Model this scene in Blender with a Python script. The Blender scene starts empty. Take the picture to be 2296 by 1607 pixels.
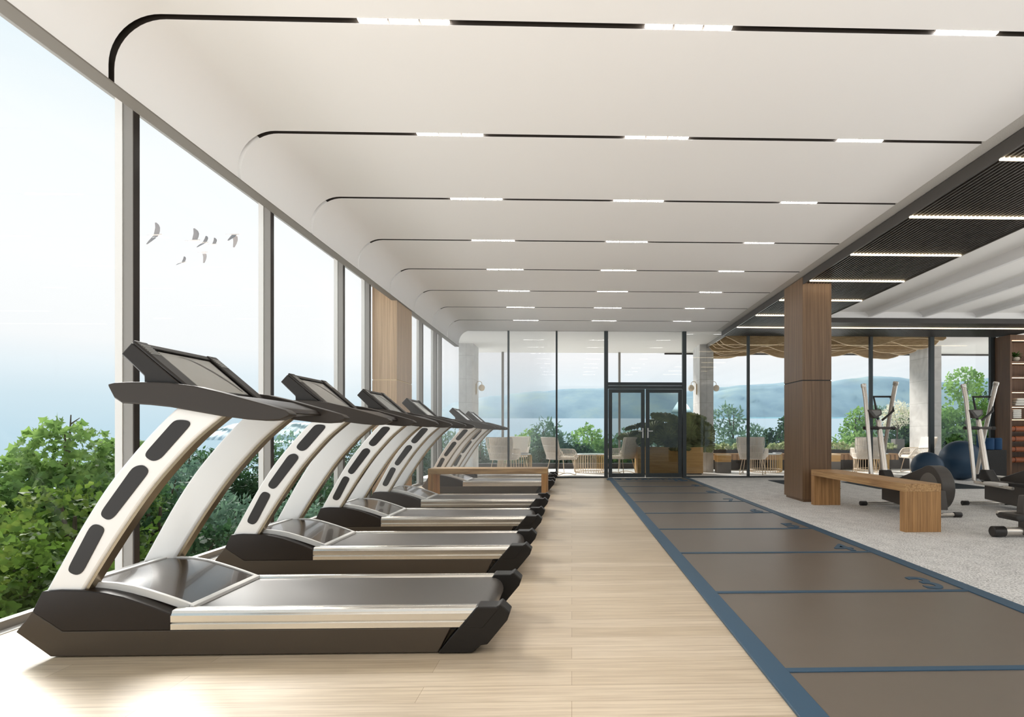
import bpy, bmesh, math, random
import numpy as np
from mathutils import Vector, Matrix

random.seed(7)
SC = bpy.context.scene
COL = SC.collection
PI = math.pi


def S(r, g, b):
    """sRGB 0-255 to linear RGBA"""
    f = lambda c: (c / 255 / 12.92) if c <= 10 else ((c / 255 + .055) / 1.055) ** 2.4
    return (f(r), f(g), f(b), 1.0)


# ------------------------------------------------------------------ camera
YAW = math.atan(1300 / 45000)
cam = bpy.data.cameras.new('camera')
camo = bpy.data.objects.new('camera', cam)
COL.objects.link(camo)
camo.location = (0, 0, 1.05)
camo.rotation_euler = (PI / 2, 0, -YAW)
cam.sensor_fit = 'HORIZONTAL'
cam.sensor_width = 36.0
cam.lens = 36.0 * 1300 / 2296
cam.shift_x = -(1319.56 - 1148) / 2296
cam.shift_y = (970 - 803.5) / 2296
cam.clip_start = .05
cam.clip_end = 3000
SC.camera = camo

# ------------------------------------------------------------------ sky
world = bpy.data.worlds.new('sky')
SC.world = world
world.use_nodes = True
wn, wl = world.node_tree.nodes, world.node_tree.links
wn.clear()
out = wn.new('ShaderNodeOutputWorld')
bg = wn.new('ShaderNodeBackground')
tc = wn.new('ShaderNodeTexCoord')
sep = wn.new('ShaderNodeSeparateXYZ')
wl.new(tc.outputs['Generated'], sep.inputs[0])
mr = wn.new('ShaderNodeMapRange')
mr.inputs['From Min'].default_value = -.1
mr.inputs['From Max'].default_value = .7
wl.new(sep.outputs['Z'], mr.inputs['Value'])
ramp = wn.new('ShaderNodeValToRGB')
wl.new(mr.outputs[0], ramp.inputs[0])
SKY = [(-.1, (180, 209, 224)), (.0, (196, 222, 235)), (.05, (212, 231, 240)), (.09, (232, 242, 247)),
       (.125, (247, 249, 250)), (.22, (252, 253, 253)), (.36, (248, 252, 253)), (.50, (222, 240, 249)), (.7, (196, 224, 243))]
els = ramp.color_ramp.elements
while len(els) < len(SKY):
    els.new(.5)
for e, (z, c) in zip(els, SKY):
    e.position = (z + .1) / .8
    e.color = S(*c)
# thin cloud
cl = wn.new('ShaderNodeTexNoise')
cl.inputs['Scale'].default_value = 2.2
cl.inputs['Detail'].default_value = 5
mp = wn.new('ShaderNodeMapping')
mp.inputs['Scale'].default_value = (1, 1, 3.2)
wl.new(tc.outputs['Generated'], mp.inputs[0])
wl.new(mp.outputs[0], cl.inputs['Vector'])
cm = wn.new('ShaderNodeMapRange')
cm.inputs['From Min'].default_value = .5
cm.inputs['From Max'].default_value = .75
cm.inputs['To Max'].default_value = .55
wl.new(cl.outputs['Fac'], cm.inputs['Value'])
mixc = wn.new('ShaderNodeMix')
mixc.data_type = 'RGBA'
mixc.inputs['B'].default_value = (.98, .98, .97, 1)
wl.new(cm.outputs[0], mixc.inputs['Factor'])
wl.new(ramp.outputs[0], mixc.inputs['A'])
# sky strength, slightly weaker on the side behind the camera
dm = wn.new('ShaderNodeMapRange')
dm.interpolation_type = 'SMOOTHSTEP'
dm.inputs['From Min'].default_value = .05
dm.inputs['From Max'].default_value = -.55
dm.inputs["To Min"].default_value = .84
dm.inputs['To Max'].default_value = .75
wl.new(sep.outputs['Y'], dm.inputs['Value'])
# added fill light: the unseen world below the horizon brightened for the ceiling
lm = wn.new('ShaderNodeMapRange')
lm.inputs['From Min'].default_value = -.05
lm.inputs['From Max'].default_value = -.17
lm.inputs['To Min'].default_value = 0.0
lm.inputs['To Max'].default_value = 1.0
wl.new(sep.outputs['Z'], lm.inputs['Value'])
fillc = wn.new('ShaderNodeMix')
fillc.data_type = 'RGBA'
fillc.inputs['B'].default_value = (1.0, .985, .965, 1)
wl.new(lm.outputs[0], fillc.inputs['Factor'])
wl.new(mixc.outputs['Result'], fillc.inputs['A'])
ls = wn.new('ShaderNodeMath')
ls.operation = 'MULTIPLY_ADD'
lb = wn.new('ShaderNodeMapRange')                      # fill is weaker behind the camera
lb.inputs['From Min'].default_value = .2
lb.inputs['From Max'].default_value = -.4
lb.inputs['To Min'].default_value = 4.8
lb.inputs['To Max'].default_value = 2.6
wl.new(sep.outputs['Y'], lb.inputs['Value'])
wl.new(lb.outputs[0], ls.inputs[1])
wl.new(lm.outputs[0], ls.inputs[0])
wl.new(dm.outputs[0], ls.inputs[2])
wl.new(fillc.outputs['Result'], bg.inputs['Color'])
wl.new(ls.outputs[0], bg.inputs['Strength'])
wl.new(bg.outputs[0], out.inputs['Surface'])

# ------------------------------------------------------------------ sun
sun = bpy.data.lights.new('sun', 'SUN')
sun.energy = 4.7
sun.angle = math.radians(24)
sun.color = (1, .965, .91)
suno = bpy.data.objects.new('sun', sun)
COL.objects.link(suno)
suno.rotation_euler = Vector((.54, -.62, -.57)).to_track_quat('-Z', 'Y').to_euler()

# ------------------------------------------------------------------ colour management
SC.view_settings.view_transform = 'Standard'
SC.view_settings.look = 'None'
SC.view_settings.exposure = 0.32
SC.view_settings.gamma = 1.0
SC.view_settings.use_curve_mapping = False
SC.cycles.use_adaptive_sampling = True
SC.cycles.adaptive_threshold = .06
SC.cycles.max_bounces = 7
SC.cycles.diffuse_bounces = 4
SC.cycles.glossy_bounces = 3
SC.cycles.transmission_bounces = 6
SC.cycles.transparent_max_bounces = 16
SC.cycles.caustics_reflective = False
SC.cycles.caustics_refractive = False
SC.cycles.sample_clamp_indirect = 6


# ================================================================== helpers
def tag(o, label=None, cat=None, group=None, kind=None):
    if label: o['label'] = label
    if cat: o['category'] = cat
    if group: o['group'] = group
    if kind: o['kind'] = kind
    return o


def thing(name, label, cat, loc=(0, 0, 0), rz=0, group=None):
    o = bpy.data.objects.new(name, None)
    COL.objects.link(o)
    o.location = loc
    o.rotation_euler = (0, 0, rz)
    o.empty_display_size = .1
    return tag(o, label, cat, group)


class MB:
    """collects shapes and links them as ONE mesh object"""

    def __init__(self):
        self.v, self.f = [], []

    def add(self, verts, faces):
        n = len(self.v)
        self.v += [tuple(p) for p in verts]
        self.f += [tuple(i + n for i in f) for f in faces]
        return self

    def box(self, x0, y0, z0, x1, y1, z1):
        v = [(x, y, z) for x in (x0, x1) for y in (y0, y1) for z in (z0, z1)]
        return self.add(v, [(0, 1, 3, 2), (4, 6, 7, 5), (0, 4, 5, 1), (2, 3, 7, 6), (0, 2, 6, 4), (1, 5, 7, 3)])

    def prism(self, poly, a, b, axis='y'):
        """2-D polygon (u,v) swept along an axis: y -> (u,.,v)  x -> (.,u,v)  z -> (u,v,.)"""
        def P(u, v, t):
            return (u, t, v) if axis == 'y' else (t, u, v) if axis == 'x' else (u, v, t)
        n = len(poly)
        vs = [P(u, v, a) for u, v in poly] + [P(u, v, b) for u, v in poly]
        fs = [tuple(range(n))[::-1], tuple(range(n, 2 * n))]
        fs += [(i, (i + 1) % n, n + (i + 1) % n, n + i) for i in range(n)]
        return self.add(vs, fs)

    def strip(self, A, B, a, b, axis='y'):
        """band between two equally long polylines, swept: keeps every face a quad"""
        for i in range(len(A) - 1):
            self.prism([A[i], A[i + 1], B[i + 1], B[i]], a, b, axis)
        return self

    def band(self, A, B, a, b):
        """watertight band between polylines A and B in the x-z plane, y from a to b"""
        n = len(A)
        vs = []
        for i in range(n):
            vs += [(A[i][0], a, A[i][1]), (B[i][0], a, B[i][1]), (B[i][0], b, B[i][1]), (A[i][0], b, A[i][1])]
        fs = [(0, 1, 2, 3), (4 * n - 1, 4 * n - 2, 4 * n - 3, 4 * n - 4)]
        for i in range(n - 1):
            for k in range(4):
                k2 = (k + 1) % 4
                fs.append((4 * i + k, 4 * i + 4 + k, 4 * i + 4 + k2, 4 * i + k2))
        return self.add(vs, fs)

    def tube(self, pts, r, n=12, closed=False, ends=True):
        pts = [Vector(p) for p in pts]
        m = len(pts)
        rs = r if isinstance(r, (list, tuple)) else [r] * m
        vs, up = [], None
        for i, p in enumerate(pts):
            if closed:
                t = pts[(i + 1) % m] - pts[i - 1]
            else:
                t = pts[min(i + 1, m - 1)] - pts[max(i - 1, 0)]
            t.normalize()
            if up is None:
                up = Vector((0, 0, 1)) if abs(t.z) < .9 else Vector((1, 0, 0))
            s = t.cross(up).normalized()
            up = s.cross(t).normalized()
            for k in range(n):
                a = 2 * PI * k / n
                vs.append(p + (s * math.cos(a) + up * math.sin(a)) * rs[i])
        fs = []
        for i in range(m if closed else m - 1):
            j = (i + 1) % m
            for k in range(n):
                k2 = (k + 1) % n
                fs.append((i * n + k, i * n + k2, j * n + k2, j * n + k))
        if ends and not closed:
            fs += [tuple(range(n))[::-1], tuple((m - 1) * n + k for k in range(n))]
        return self.add(vs, fs)

    def lathe(self, prof, c=(0, 0, 0), n=24, axis='z'):
        """profile of (radius, height) turned about an axis through c"""
        vs, m = [], len(prof)
        for r, h in prof:
            for k in range(n):
                a = 2 * PI * k / n
                u, v = r * math.cos(a), r * math.sin(a)
                p = (u, v, h) if axis == 'z' else (h, u, v) if axis == 'x' else (v, h, u)
                vs.append((p[0] + c[0], p[1] + c[1], p[2] + c[2]))
        fs = []
        for i in range(m - 1):
            for k in range(n):
                k2 = (k + 1) % n
                fs.append((i * n + k, i * n + k2, (i + 1) * n + k2, (i + 1) * n + k))
        fs += [tuple(range(n))[::-1], tuple((m - 1) * n + k for k in range(n))]
        return self.add(vs, fs)

    def ball(self, c, r, n=16, m=10):
        rx, ry, rz = r if isinstance(r, (tuple, list)) else (r, r, r)
        prof = [(max(math.sin(PI * i / m), 1e-3), -math.cos(PI * i / m)) for i in range(m + 1)]
        k = len(self.v)
        self.lathe(prof, n=n)
        for i in range(k, len(self.v)):
            x, y, z = self.v[i]
            self.v[i] = (c[0] + x * rx, c[1] + y * ry, c[2] + z * rz)
        return self

    def build(self, name, m, parent=None, bevel=0, seg=2, smooth=40, sub=0, loc=None, rot=None):
        me = bpy.data.meshes.new(name)
        me.from_pydata(self.v, [], self.f)
        bm = bmesh.new()
        bm.from_mesh(me)
        bmesh.ops.recalc_face_normals(bm, faces=bm.faces)
        bm.to_mesh(me)
        bm.free()
        me.update()
        if m is not None:
            me.materials.append(m)
        o = bpy.data.objects.new(name, me)
        COL.objects.link(o)
        if smooth:
            me.polygons.foreach_set('use_smooth', [True] * len(me.polygons))
            me.set_sharp_from_angle(angle=math.radians(smooth))
        if bevel:
            b = o.modifiers.new('bevel', 'BEVEL')
            b.width = bevel
            b.segments = seg
            b.limit_method = 'ANGLE'
            b.angle_limit = math.radians(35)
            b.harden_normals = False
        if sub:
            s = o.modifiers.new('subdivision', 'SUBSURF')
            s.levels = s.render_levels = sub
        if loc is not None: o.location = loc
        if rot is not None: o.rotation_euler = rot
        if parent: o.parent = parent
        return o


def box(name, m, b, parent=None, bevel=0, **k):
    return MB().box(*b).build(name, m, parent, bevel, **k)


def struct(o):
    o['kind'] = 'structure'
    return o


def copy_tree(o, parent=None):
    c = o.copy()
    COL.objects.link(c)
    if parent: c.parent = parent
    for ch in list(o.children):
        copy_tree(ch, c)
    return c


# ================================================================== materials
MATS = {}


def base(name):
    m = bpy.data.materials.new(name)
    m.use_nodes = True
    n = m.node_tree.nodes
    p = n['Principled BSDF']
    MATS[name] = m
    return m, n, m.node_tree.links, p


def plain(name, c, rough=.5, metal=0, coat=0, spec=.5, var=.0, scale=6, bump=0, bscale=120):
    m, n, l, p = base(name)
    p.inputs['Roughness'].default_value = rough
    p.inputs['Metallic'].default_value = metal
    p.inputs['Specular IOR Level'].default_value = spec
    p.inputs['Coat Weight'].default_value = coat
    p.inputs['Base Color'].default_value = c
    if var or bump:
        t = n.new('ShaderNodeTexCoord')
    if var:
        no = n.new('ShaderNodeTexNoise')
        no.inputs['Scale'].default_value = scale
        no.inputs['Detail'].default_value = 4
        l.new(t.outputs['Object'], no.inputs['Vector'])
        r = n.new('ShaderNodeValToRGB')
        r.color_ramp.elements[0].position = .3
        r.color_ramp.elements[1].position = .7
        r.color_ramp.elements[0].color = tuple(x * (1 - var) for x in c[:3]) + (1,)
        r.color_ramp.elements[1].color = tuple(min(1, x * (1 + var)) for x in c[:3]) + (1,)
        l.new(no.outputs['Fac'], r.inputs[0])
        l.new(r.outputs[0], p.inputs['Base Color'])
    if bump:
        nb = n.new('ShaderNodeTexNoise')
        nb.inputs['Scale'].default_value = bscale
        l.new(t.outputs['Object'], nb.inputs['Vector'])
        bu = n.new('ShaderNodeBump')
        bu.inputs['Strength'].default_value = bump
        bu.inputs['Distance'].default_value = .004
        l.new(nb.outputs['Fac'], bu.inputs['Height'])
        l.new(bu.outputs[0], p.inputs['Normal'])
    return m


def wood(name, c0, c1, scale=(40, 40, 1.2), rough=.5, c2=None, big=3.0):
    """streaky veneer: noise stretched along the axis whose scale is small"""
    m, n, l, p = base(name)
    t = n.new('ShaderNodeTexCoord')
    mp = n.new('ShaderNodeMapping')
    mp.inputs['Scale'].default_value = scale
    l.new(t.outputs['Object'], mp.inputs[0])
    no = n.new('ShaderNodeTexNoise')
    no.inputs['Scale'].default_value = 1
    no.inputs['Detail'].default_value = 6
    no.inputs['Roughness'].default_value = .65
    l.new(mp.outputs[0], no.inputs['Vector'])
    r = n.new('ShaderNodeValToRGB')
    r.color_ramp.elements[0].position = .34
    r.color_ramp.elements[1].position = .66
    r.color_ramp.elements[0].color = c0
    r.color_ramp.elements[1].color = c1
    l.new(no.outputs['Fac'], r.inputs[0])
    outc = r.outputs[0]
    if c2:
        mp2 = n.new('ShaderNodeMapping')
        mp2.inputs['Scale'].default_value = tuple(x / 6 for x in scale)
        l.new(t.outputs['Object'], mp2.inputs[0])
        n2 = n.new('ShaderNodeTexNoise')
        n2.inputs['Scale'].default_value = big
        n2.inputs['Detail'].default_value = 3
        n2.inputs['Distortion'].default_value = 1.2
        l.new(mp2.outputs[0], n2.inputs['Vector'])
        mr_ = n.new('ShaderNodeMapRange')
        mr_.inputs['From Min'].default_value = .5
        mr_.inputs['From Max'].default_value = .72
        mr_.inputs['To Max'].default_value = .8
        l.new(n2.outputs['Fac'], mr_.inputs['Value'])
        mx = n.new('ShaderNodeMix')
        mx.data_type = 'RGBA'
        mx.inputs['B'].default_value = c2
        l.new(mr_.outputs[0], mx.inputs['Factor'])
        l.new(outc, mx.inputs['A'])
        outc = mx.outputs['Result']
    l.new(outc, p.inputs['Base Color'])
    p.inputs['Roughness'].default_value = rough
    return m


def planks(name, cols, width, length, rough=.35, gap=.0012):
    """floor boards running along x"""
    m, n, l, p = base(name)
    t = n.new('ShaderNodeTexCoord')
    br = n.new('ShaderNodeTexBrick')
    br.offset = .37
    br.offset_frequency = 2
    br.inputs['Scale'].default_value = 1
    br.inputs['Brick Width'].default_value = length
    br.inputs['Row Height'].default_value = width
    br.inputs['Mortar Size'].default_value = gap
    br.inputs['Mortar Smooth'].default_value = .3
    br.inputs['Bias'].default_value = 0
    br.inputs['Color1'].default_value = cols[0]
    br.inputs['Color2'].default_value = cols[1]
    br.inputs['Mortar'].default_value = cols[2]
    l.new(t.outputs['Object'], br.inputs['Vector'])
    mp = n.new('ShaderNodeMapping')
    mp.inputs['Scale'].default_value = (1.3, 34, 1)
    l.new(t.outputs['Object'], mp.inputs[0])
    no = n.new('ShaderNodeTexNoise')
    no.inputs['Scale'].default_value = 1.6
    no.inputs['Detail'].default_value = 7
    no.inputs['Roughness'].default_value = .62
    l.new(mp.outputs[0], no.inputs['Vector'])
    r = n.new('ShaderNodeValToRGB')
    r.color_ramp.elements[0].position = .3
    r.color_ramp.elements[1].position = .62
    r.color_ramp.elements[0].color = (.70, .64, .58, 1)
    r.color_ramp.elements[1].color = (1.06, 1.05, 1.04, 1)
    l.new(no.outputs['Fac'], r.inputs[0])
    mx = n.new('ShaderNodeMix')
    mx.data_type = 'RGBA'
    mx.blend_type = 'MULTIPLY'
    mx.inputs['Factor'].default_value = .8
    l.new(br.outputs['Color'], mx.inputs['A'])
    l.new(r.outputs[0], mx.inputs['B'])
    l.new(mx.outputs['Result'], p.inputs['Base Color'])
    p.inputs['Roughness'].default_value = rough
    return m


def carpet(name):
    m, n, l, p = base(name)
    t = n.new('ShaderNodeTexCoord')
    mp = n.new('ShaderNodeMapping')
    mp.inputs['Scale'].default_value = (1, .62, 1)
    l.new(t.outputs['Object'], mp.inputs[0])
    a = n.new('ShaderNodeTexNoise')
    a.inputs['Scale'].default_value = 80
    a.inputs['Detail'].default_value = 5
    a.inputs['Roughness'].default_value = .8
    b = n.new('ShaderNodeTexNoise')
    b.inputs['Scale'].default_value = 7
    b.inputs['Detail'].default_value = 5
    l.new(mp.outputs[0], a.inputs['Vector'])
    l.new(mp.outputs[0], b.inputs['Vector'])
    ad = n.new('ShaderNodeMath')
    ad.operation = 'MULTIPLY_ADD'
    ad.inputs[1].default_value = .14
    l.new(b.outputs['Fac'], ad.inputs[0])
    l.new(a.outputs['Fac'], ad.inputs[2])
    r = n.new('ShaderNodeValToRGB')
    r.color_ramp.elements[0].position = .44
    r.color_ramp.elements[1].position = .62
    r.color_ramp.elements[0].color = S(152, 150, 148)
    r.color_ramp.elements[1].color = S(252, 251, 249)
    l.new(ad.outputs[0], r.inputs[0])
    l.new(r.outputs[0], p.inputs['Base Color'])
    p.inputs['Roughness'].default_value = 1
    p.inputs['Specular IOR Level'].default_value = .1
    bu = n.new('ShaderNodeBump')
    bu.inputs['Strength'].default_value = .5
    bu.inputs['Distance'].default_value = .006
    l.new(a.outputs['Fac'], bu.inputs['Height'])
    l.new(bu.outputs[0], p.inputs['Normal'])
    return m


def stone_tile(name, c0, c1, cm, tw, th):
    m, n, l, p = base(name)
    t = n.new('ShaderNodeTexCoord')
    no = n.new('ShaderNodeTexNoise')
    no.inputs['Scale'].default_value = 2.4
    no.inputs['Detail'].default_value = 8
    no.inputs['Distortion'].default_value = 1.5
    l.new(t.outputs['Object'], no.inputs['Vector'])
    r = n.new('ShaderNodeValToRGB')
    r.color_ramp.elements[0].position = .3
    r.color_ramp.elements[1].position = .65
    r.color_ramp.elements[0].color = c0
    r.color_ramp.elements[1].color = c1
    l.new(no.outputs['Fac'], r.inputs[0])
    br = n.new('ShaderNodeTexBrick')
    br.offset = 0
    br.inputs['Scale'].default_value = 1
    br.inputs['Brick Width'].default_value = tw
    br.inputs['Row Height'].default_value = th
    br.inputs['Mortar Size'].default_value = .004
    mpb = n.new('ShaderNodeMapping')
    mpb.inputs['Rotation'].default_value = (PI / 2, 0, 0)
    l.new(t.outputs['Object'], mpb.inputs[0])
    l.new(mpb.outputs[0], br.inputs['Vector'])
    mx = n.new('ShaderNodeMix')
    mx.data_type = 'RGBA'
    mx.inputs['B'].default_value = cm
    l.new(br.outputs['Fac'], mx.inputs['Factor'])
    l.new(r.outputs[0], mx.inputs['A'])
    l.new(mx.outputs['Result'], p.inputs['Base Color'])
    p.inputs['Roughness'].default_value = .55
    return m


def glass(name, tint, amount=.5):
    """thin pane: clear straight through, mirror by Fresnel"""
    m, n, l, p = base(name)
    n.remove(p)
    o = n['Material Output']
    tr = n.new('ShaderNodeBsdfTransparent')
    tr.inputs[0].default_value = tint
    gl = n.new('ShaderNodeBsdfGlossy')
    gl.inputs['Roughness'].default_value = .015
    fr = n.new('ShaderNodeFresnel')
    fr.inputs['IOR'].default_value = 1.45
    mu = n.new('ShaderNodeMath')
    mu.operation = 'MULTIPLY'
    mu.inputs[1].default_value = amount
    l.new(fr.outputs[0], mu.inputs[0])
    mx = n.new('ShaderNodeMixShader')
    l.new(mu.outputs[0], mx.inputs[0])
    l.new(tr.outputs[0], mx.inputs[1])
    l.new(gl.outputs[0], mx.inputs[2])
    l.new(mx.outputs[0], o.inputs[0])
    return m


def emit(name, c, s):
    m, n, l, p = base(name)
    p.inputs['Base Color'].default_value = c
    p.inputs['Emission Color'].default_value = c
    p.inputs['Emission Strength'].default_value = s
    return m


def leafmat(name, c0, c1, c2, scale=.9, trans=.45):
    m, n, l, p = base(name)
    t = n.new('ShaderNodeTexCoord')
    no = n.new('ShaderNodeTexNoise')
    no.inputs['Scale'].default_value = scale
    no.inputs['Detail'].default_value = 6
    no.inputs['Roughness'].default_value = .7
    l.new(t.outputs['Object'], no.inputs['Vector'])
    r = n.new('ShaderNodeValToRGB')
    e = r.color_ramp.elements
    e.new(.5)
    for k, (po, c) in enumerate(((.32, c0), (.5, c1), (.68, c2))):
        e[k].position = po
        e[k].color = c
    l.new(no.outputs['Fac'], r.inputs[0])
    l.new(r.outputs[0], p.inputs['Base Color'])
    p.inputs['Roughness'].default_value = .6
    p.inputs['Specular IOR Level'].default_value = .25
    tl = n.new('ShaderNodeBsdfTranslucent')
    l.new(r.outputs[0], tl.inputs['Color'])
    mx = n.new('ShaderNodeMixShader')
    mx.inputs[0].default_value = trans
    l.new(p.outputs[0], mx.inputs[1])
    l.new(tl.outputs[0], mx.inputs[2])
    l.new(mx.outputs[0], n['Material Output'].inputs[0])
    return m


M = {}
M['floor'] = planks('oak_floor', (S(216, 200, 177), S(199, 181, 154), S(160, 138, 111)), .142, 1.65, rough=.38)
M['carpet'] = carpet('grey_carpet')
M['ceiling'] = plain('ceiling_paint', S(243, 240, 237), .8, spec=.2)
M['vault'] = plain('vault_paint', S(226, 224, 222), .7, spec=.3)
M['fascia'] = plain('shaded_fascia', S(120, 113, 104), .6)
M['dark'] = plain('dark_channel', S(44, 38, 32), .5)
M['soffit'] = plain('soffit_metal', S(66, 61, 57), .42)
M['soffit_back'] = plain('soffit_backing', S(22, 20, 18), .8)
M['vent'] = plain('vent_grille', S(205, 201, 194), .6, var=.16, scale=160)
M['frame'] = plain('window_frame_metal', S(58, 64, 66), .4, metal=.2)
M['mullion'] = plain('mullion_metal', S(138, 133, 127), .42, metal=.25)
M['mullion_cap'] = plain('mullion_cap', S(214, 210, 205), .35)
M['glass'] = glass('window_glass', (.99, .995, .995, 1), .012)
M['glass_far'] = glass('far_glass', (.99, .99, .99, 1), .8)
M['glass_door'] = glass('door_glass', (.72, .73, .72, 1), .8)
M['walnut'] = wood('walnut_veneer', S(106, 80, 58), S(142, 113, 85), (70, 70, .9), .42)
M['oak_col'] = wood('light_veneer', S(172, 140, 106), S(208, 178, 142), (70, 70, .9), .45)
M['oak'] = wood('bench_oak', S(164, 122, 76), S(210, 170, 120), (60, 1.8, 60), .55, c2=S(136, 98, 60), big=2.0)
M['oak_end'] = wood('bench_oak_leg', S(150, 108, 62), S(200, 154, 102), (75, 75, 1.6), .55, c2=S(120, 84, 48), big=2.0)
M['oak_x'] = wood('bench_oak_long', S(148, 116, 78), S(200, 166, 120), (2.2, 30, 30), .55, c2=S(116, 86, 54))
M['mat'] = plain('rubber_track', S(112, 102, 92), .36, spec=.45, var=.03, scale=3)
M['blue'] = plain('track_blue', S(52, 84, 108), .5)
M['white_plastic'] = plain('treadmill_white', S(248, 245, 241), .3, coat=.3)
M['tray'] = plain('treadmill_tray', S(76, 66, 55), .38, spec=.35)
M['hood'] = plain('treadmill_hood', S(38, 29, 23), .4, spec=.35)
M['cover'] = plain('motor_cover', S(66, 58, 52), .2, coat=.4)
M['trimw'] = plain('cover_trim', S(232, 229, 224), .3)
M['belt'] = plain('running_belt', S(86, 81, 77), .34, spec=.5)
M['rail'] = plain('rail_metal', S(226, 221, 212), .2, metal=.9)
M['cap'] = plain('end_cap_plastic', S(28, 24, 21), .38, spec=.35)
M['inset'] = plain('upright_inset', S(32, 26, 22), .5)
M['bronze'] = plain('upright_channel', S(140, 124, 100), .28, metal=.7)
M['handle'] = plain('handle_rubber', S(54, 47, 41), .42, spec=.35)
M['console'] = plain('console_plastic', S(38, 33, 29), .42, spec=.35)
M['screen'] = plain('console_screen', S(158, 156, 150), .12, coat=.6)
M['arc'] = plain('screen_reflection', S(84, 81, 76), .3)
M['led'] = emit('cool_led', (1, .975, .945, 1), 28)
M['warm'] = emit('warm_led', (1, .82, .55, 1), 4.5)
M['shelf_led'] = emit('shelf_led', (1, .62, .32, 1), 5)
M['navy'] = plain('ball_rubber', S(36, 66, 92), .42)
M['silver'] = plain('machine_silver', S(222, 215, 206), .25, metal=.75)
M['graph'] = plain('machine_graphite', S(80, 75, 71), .42)
M['black'] = plain('machine_black', S(44, 41, 39), .42)
M['disc'] = plain('flywheel_disc', S(132, 127, 121), .35, metal=.2)
M['floormat'] = plain('exercise_mat', S(48, 56, 62), .8, spec=.2)
M['roller'] = plain('white_foam', S(232, 229, 224), .7)
M['terrace'] = plain('terrace_stone', S(246, 244, 240), .6, var=.04)
M['stone'] = stone_tile('column_stone', S(192, 189, 185), S(214, 212, 208), S(168, 165, 160), .9, .62)
M['terrace_ceiling'] = plain('terrace_ceiling_paint', S(238, 236, 232), .8)
M['kerb'] = plain('kerb_black', S(58, 55, 52), .6)
M['wicker'] = plain('wicker_cord', S(250, 240, 228), .75, var=.06, scale=40)
M['cushion'] = plain('seat_cushion', S(236, 228, 216), .9)
M['wire'] = plain('wire_beige', S(214, 194, 168), .45)
M['gold'] = plain('wire_gold', S(206, 172, 112), .35, metal=.3)
M['tabletop'] = plain('table_glass', S(214, 224, 228), .12)
M['planter_wood'] = wood('planter_oak', S(196, 152, 88), S(218, 176, 112), (1.6, 30, 30), .5)
M['planter_dark'] = plain('planter_dark', S(76, 70, 66), .6)
M['stonebox'] = plain('coffee_table_grey', S(112, 108, 104), .6)
M['teak'] = wood('teak_slats', S(150, 112, 74), S(184, 146, 104), (60, 3, 3), .55)
M['canopy'] = wood('canopy_felt', S(150, 122, 82), S(186, 158, 116), (8, 60, 60), .8)
M['canopy_edge'] = plain('canopy_edge', S(232, 208, 168), .6)
M['shelfwood'] = wood('cabinet_veneer', S(92, 64, 42), S(124, 90, 62), (60, 60, .9), .45)
M['leather'] = plain('rolled_leather', S(152, 86, 52), .55)
M['towel'] = plain('white_towel', S(222, 217, 208), .95, bump=.4)
M['towelblue'] = plain('blue_towel', S(38, 74, 112), .9, bump=.3)
M['weave'] = plain('black_weave', S(34, 31, 29), .6, bump=.8, bscale=60)
M['globe'] = plain('sconce_globe', S(236, 220, 196), .4)
M['brass'] = plain('sconce_brass', S(196, 170, 128), .3, metal=.7)
M['bark'] = plain('tree_bark', S(88, 76, 62), .9)
M['ground'] = plain('hillside_ground', S(52, 66, 36), 1, var=.4, scale=1)
M['maple'] = leafmat('maple_leaves', S(80, 112, 58), S(120, 152, 82), S(166, 194, 110), .8)
M['olive'] = leafmat('olive_leaves', S(54, 78, 30), S(92, 120, 48), S(152, 168, 80), .9)
M['deep'] = leafmat('deep_leaves', S(34, 58, 38), S(58, 88, 56), S(92, 126, 78), .8)
M['haze'] = leafmat('hazed_leaves', S(78, 104, 92), S(104, 134, 112), S(136, 168, 134), .8)  # leaf green with the haze mixed into its colour
M['bright'] = leafmat('bright_leaves', S(88, 128, 60), S(126, 164, 88), S(164, 198, 124), .8)
M['blossom'] = leafmat('blossom', S(226, 224, 206), S(238, 236, 220), S(214, 220, 180), 2)
M['cabbage'] = leafmat('pale_shrub_leaves', S(120, 144, 84), S(196, 208, 156), S(240, 240, 220), 7, .3)
M['bigleaf'] = leafmat('large_dark_leaves', S(74, 82, 58), S(108, 116, 82), S(146, 156, 104), 1.6, .25)
M['pot'] = plain('small_pot', S(188, 176, 158), .6)
M['fern'] = leafmat('fern_leaves', S(46, 82, 34), S(70, 112, 46), S(104, 140, 66), 8, .3)
M['bird_white'] = plain('bird_plumage', S(205, 192, 182), .8)
M['bird_grey'] = plain('bird_wing', S(138, 132, 130), .8)
M['hill'] = leafmat('hazed_hill', S(128, 154, 168), S(142, 167, 176), S(158, 178, 174), .035, .0)  # distance haze put into the hills' pale blue-grey colour
M['lever'] = plain('door_lever', S(214, 212, 208), .3, metal=.4)

# ================================================================== the setting
FAR = 13.5            # inside face of the glazed end wall
CZ = 3.415            # flat ceiling height
SLOT = [3.366 + 1.2675 * k for k in range(-4, 8)]

struct(box('floor', M['floor'], (-2.965, -2.2, -.12, .84, FAR - .04, 0)))
struct(box('floor_carpet', M['carpet'], (.84, -2.2, -.12, 13.5, FAR - .04, 0)))
struct(box('trim_1', M['mullion_cap'], (-3.14, -2.2, -.12, -2.965, FAR - .04, .004)))           # pale sill along the windows
struct(box('floor_terrace', M['terrace'], (-3.6, FAR + .06, -.14, 13.5, 17.3, -.006)))
struct(box('ground', M['ground'], (-16, 0, -5.2, 24, 34, -5.0)))

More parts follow.
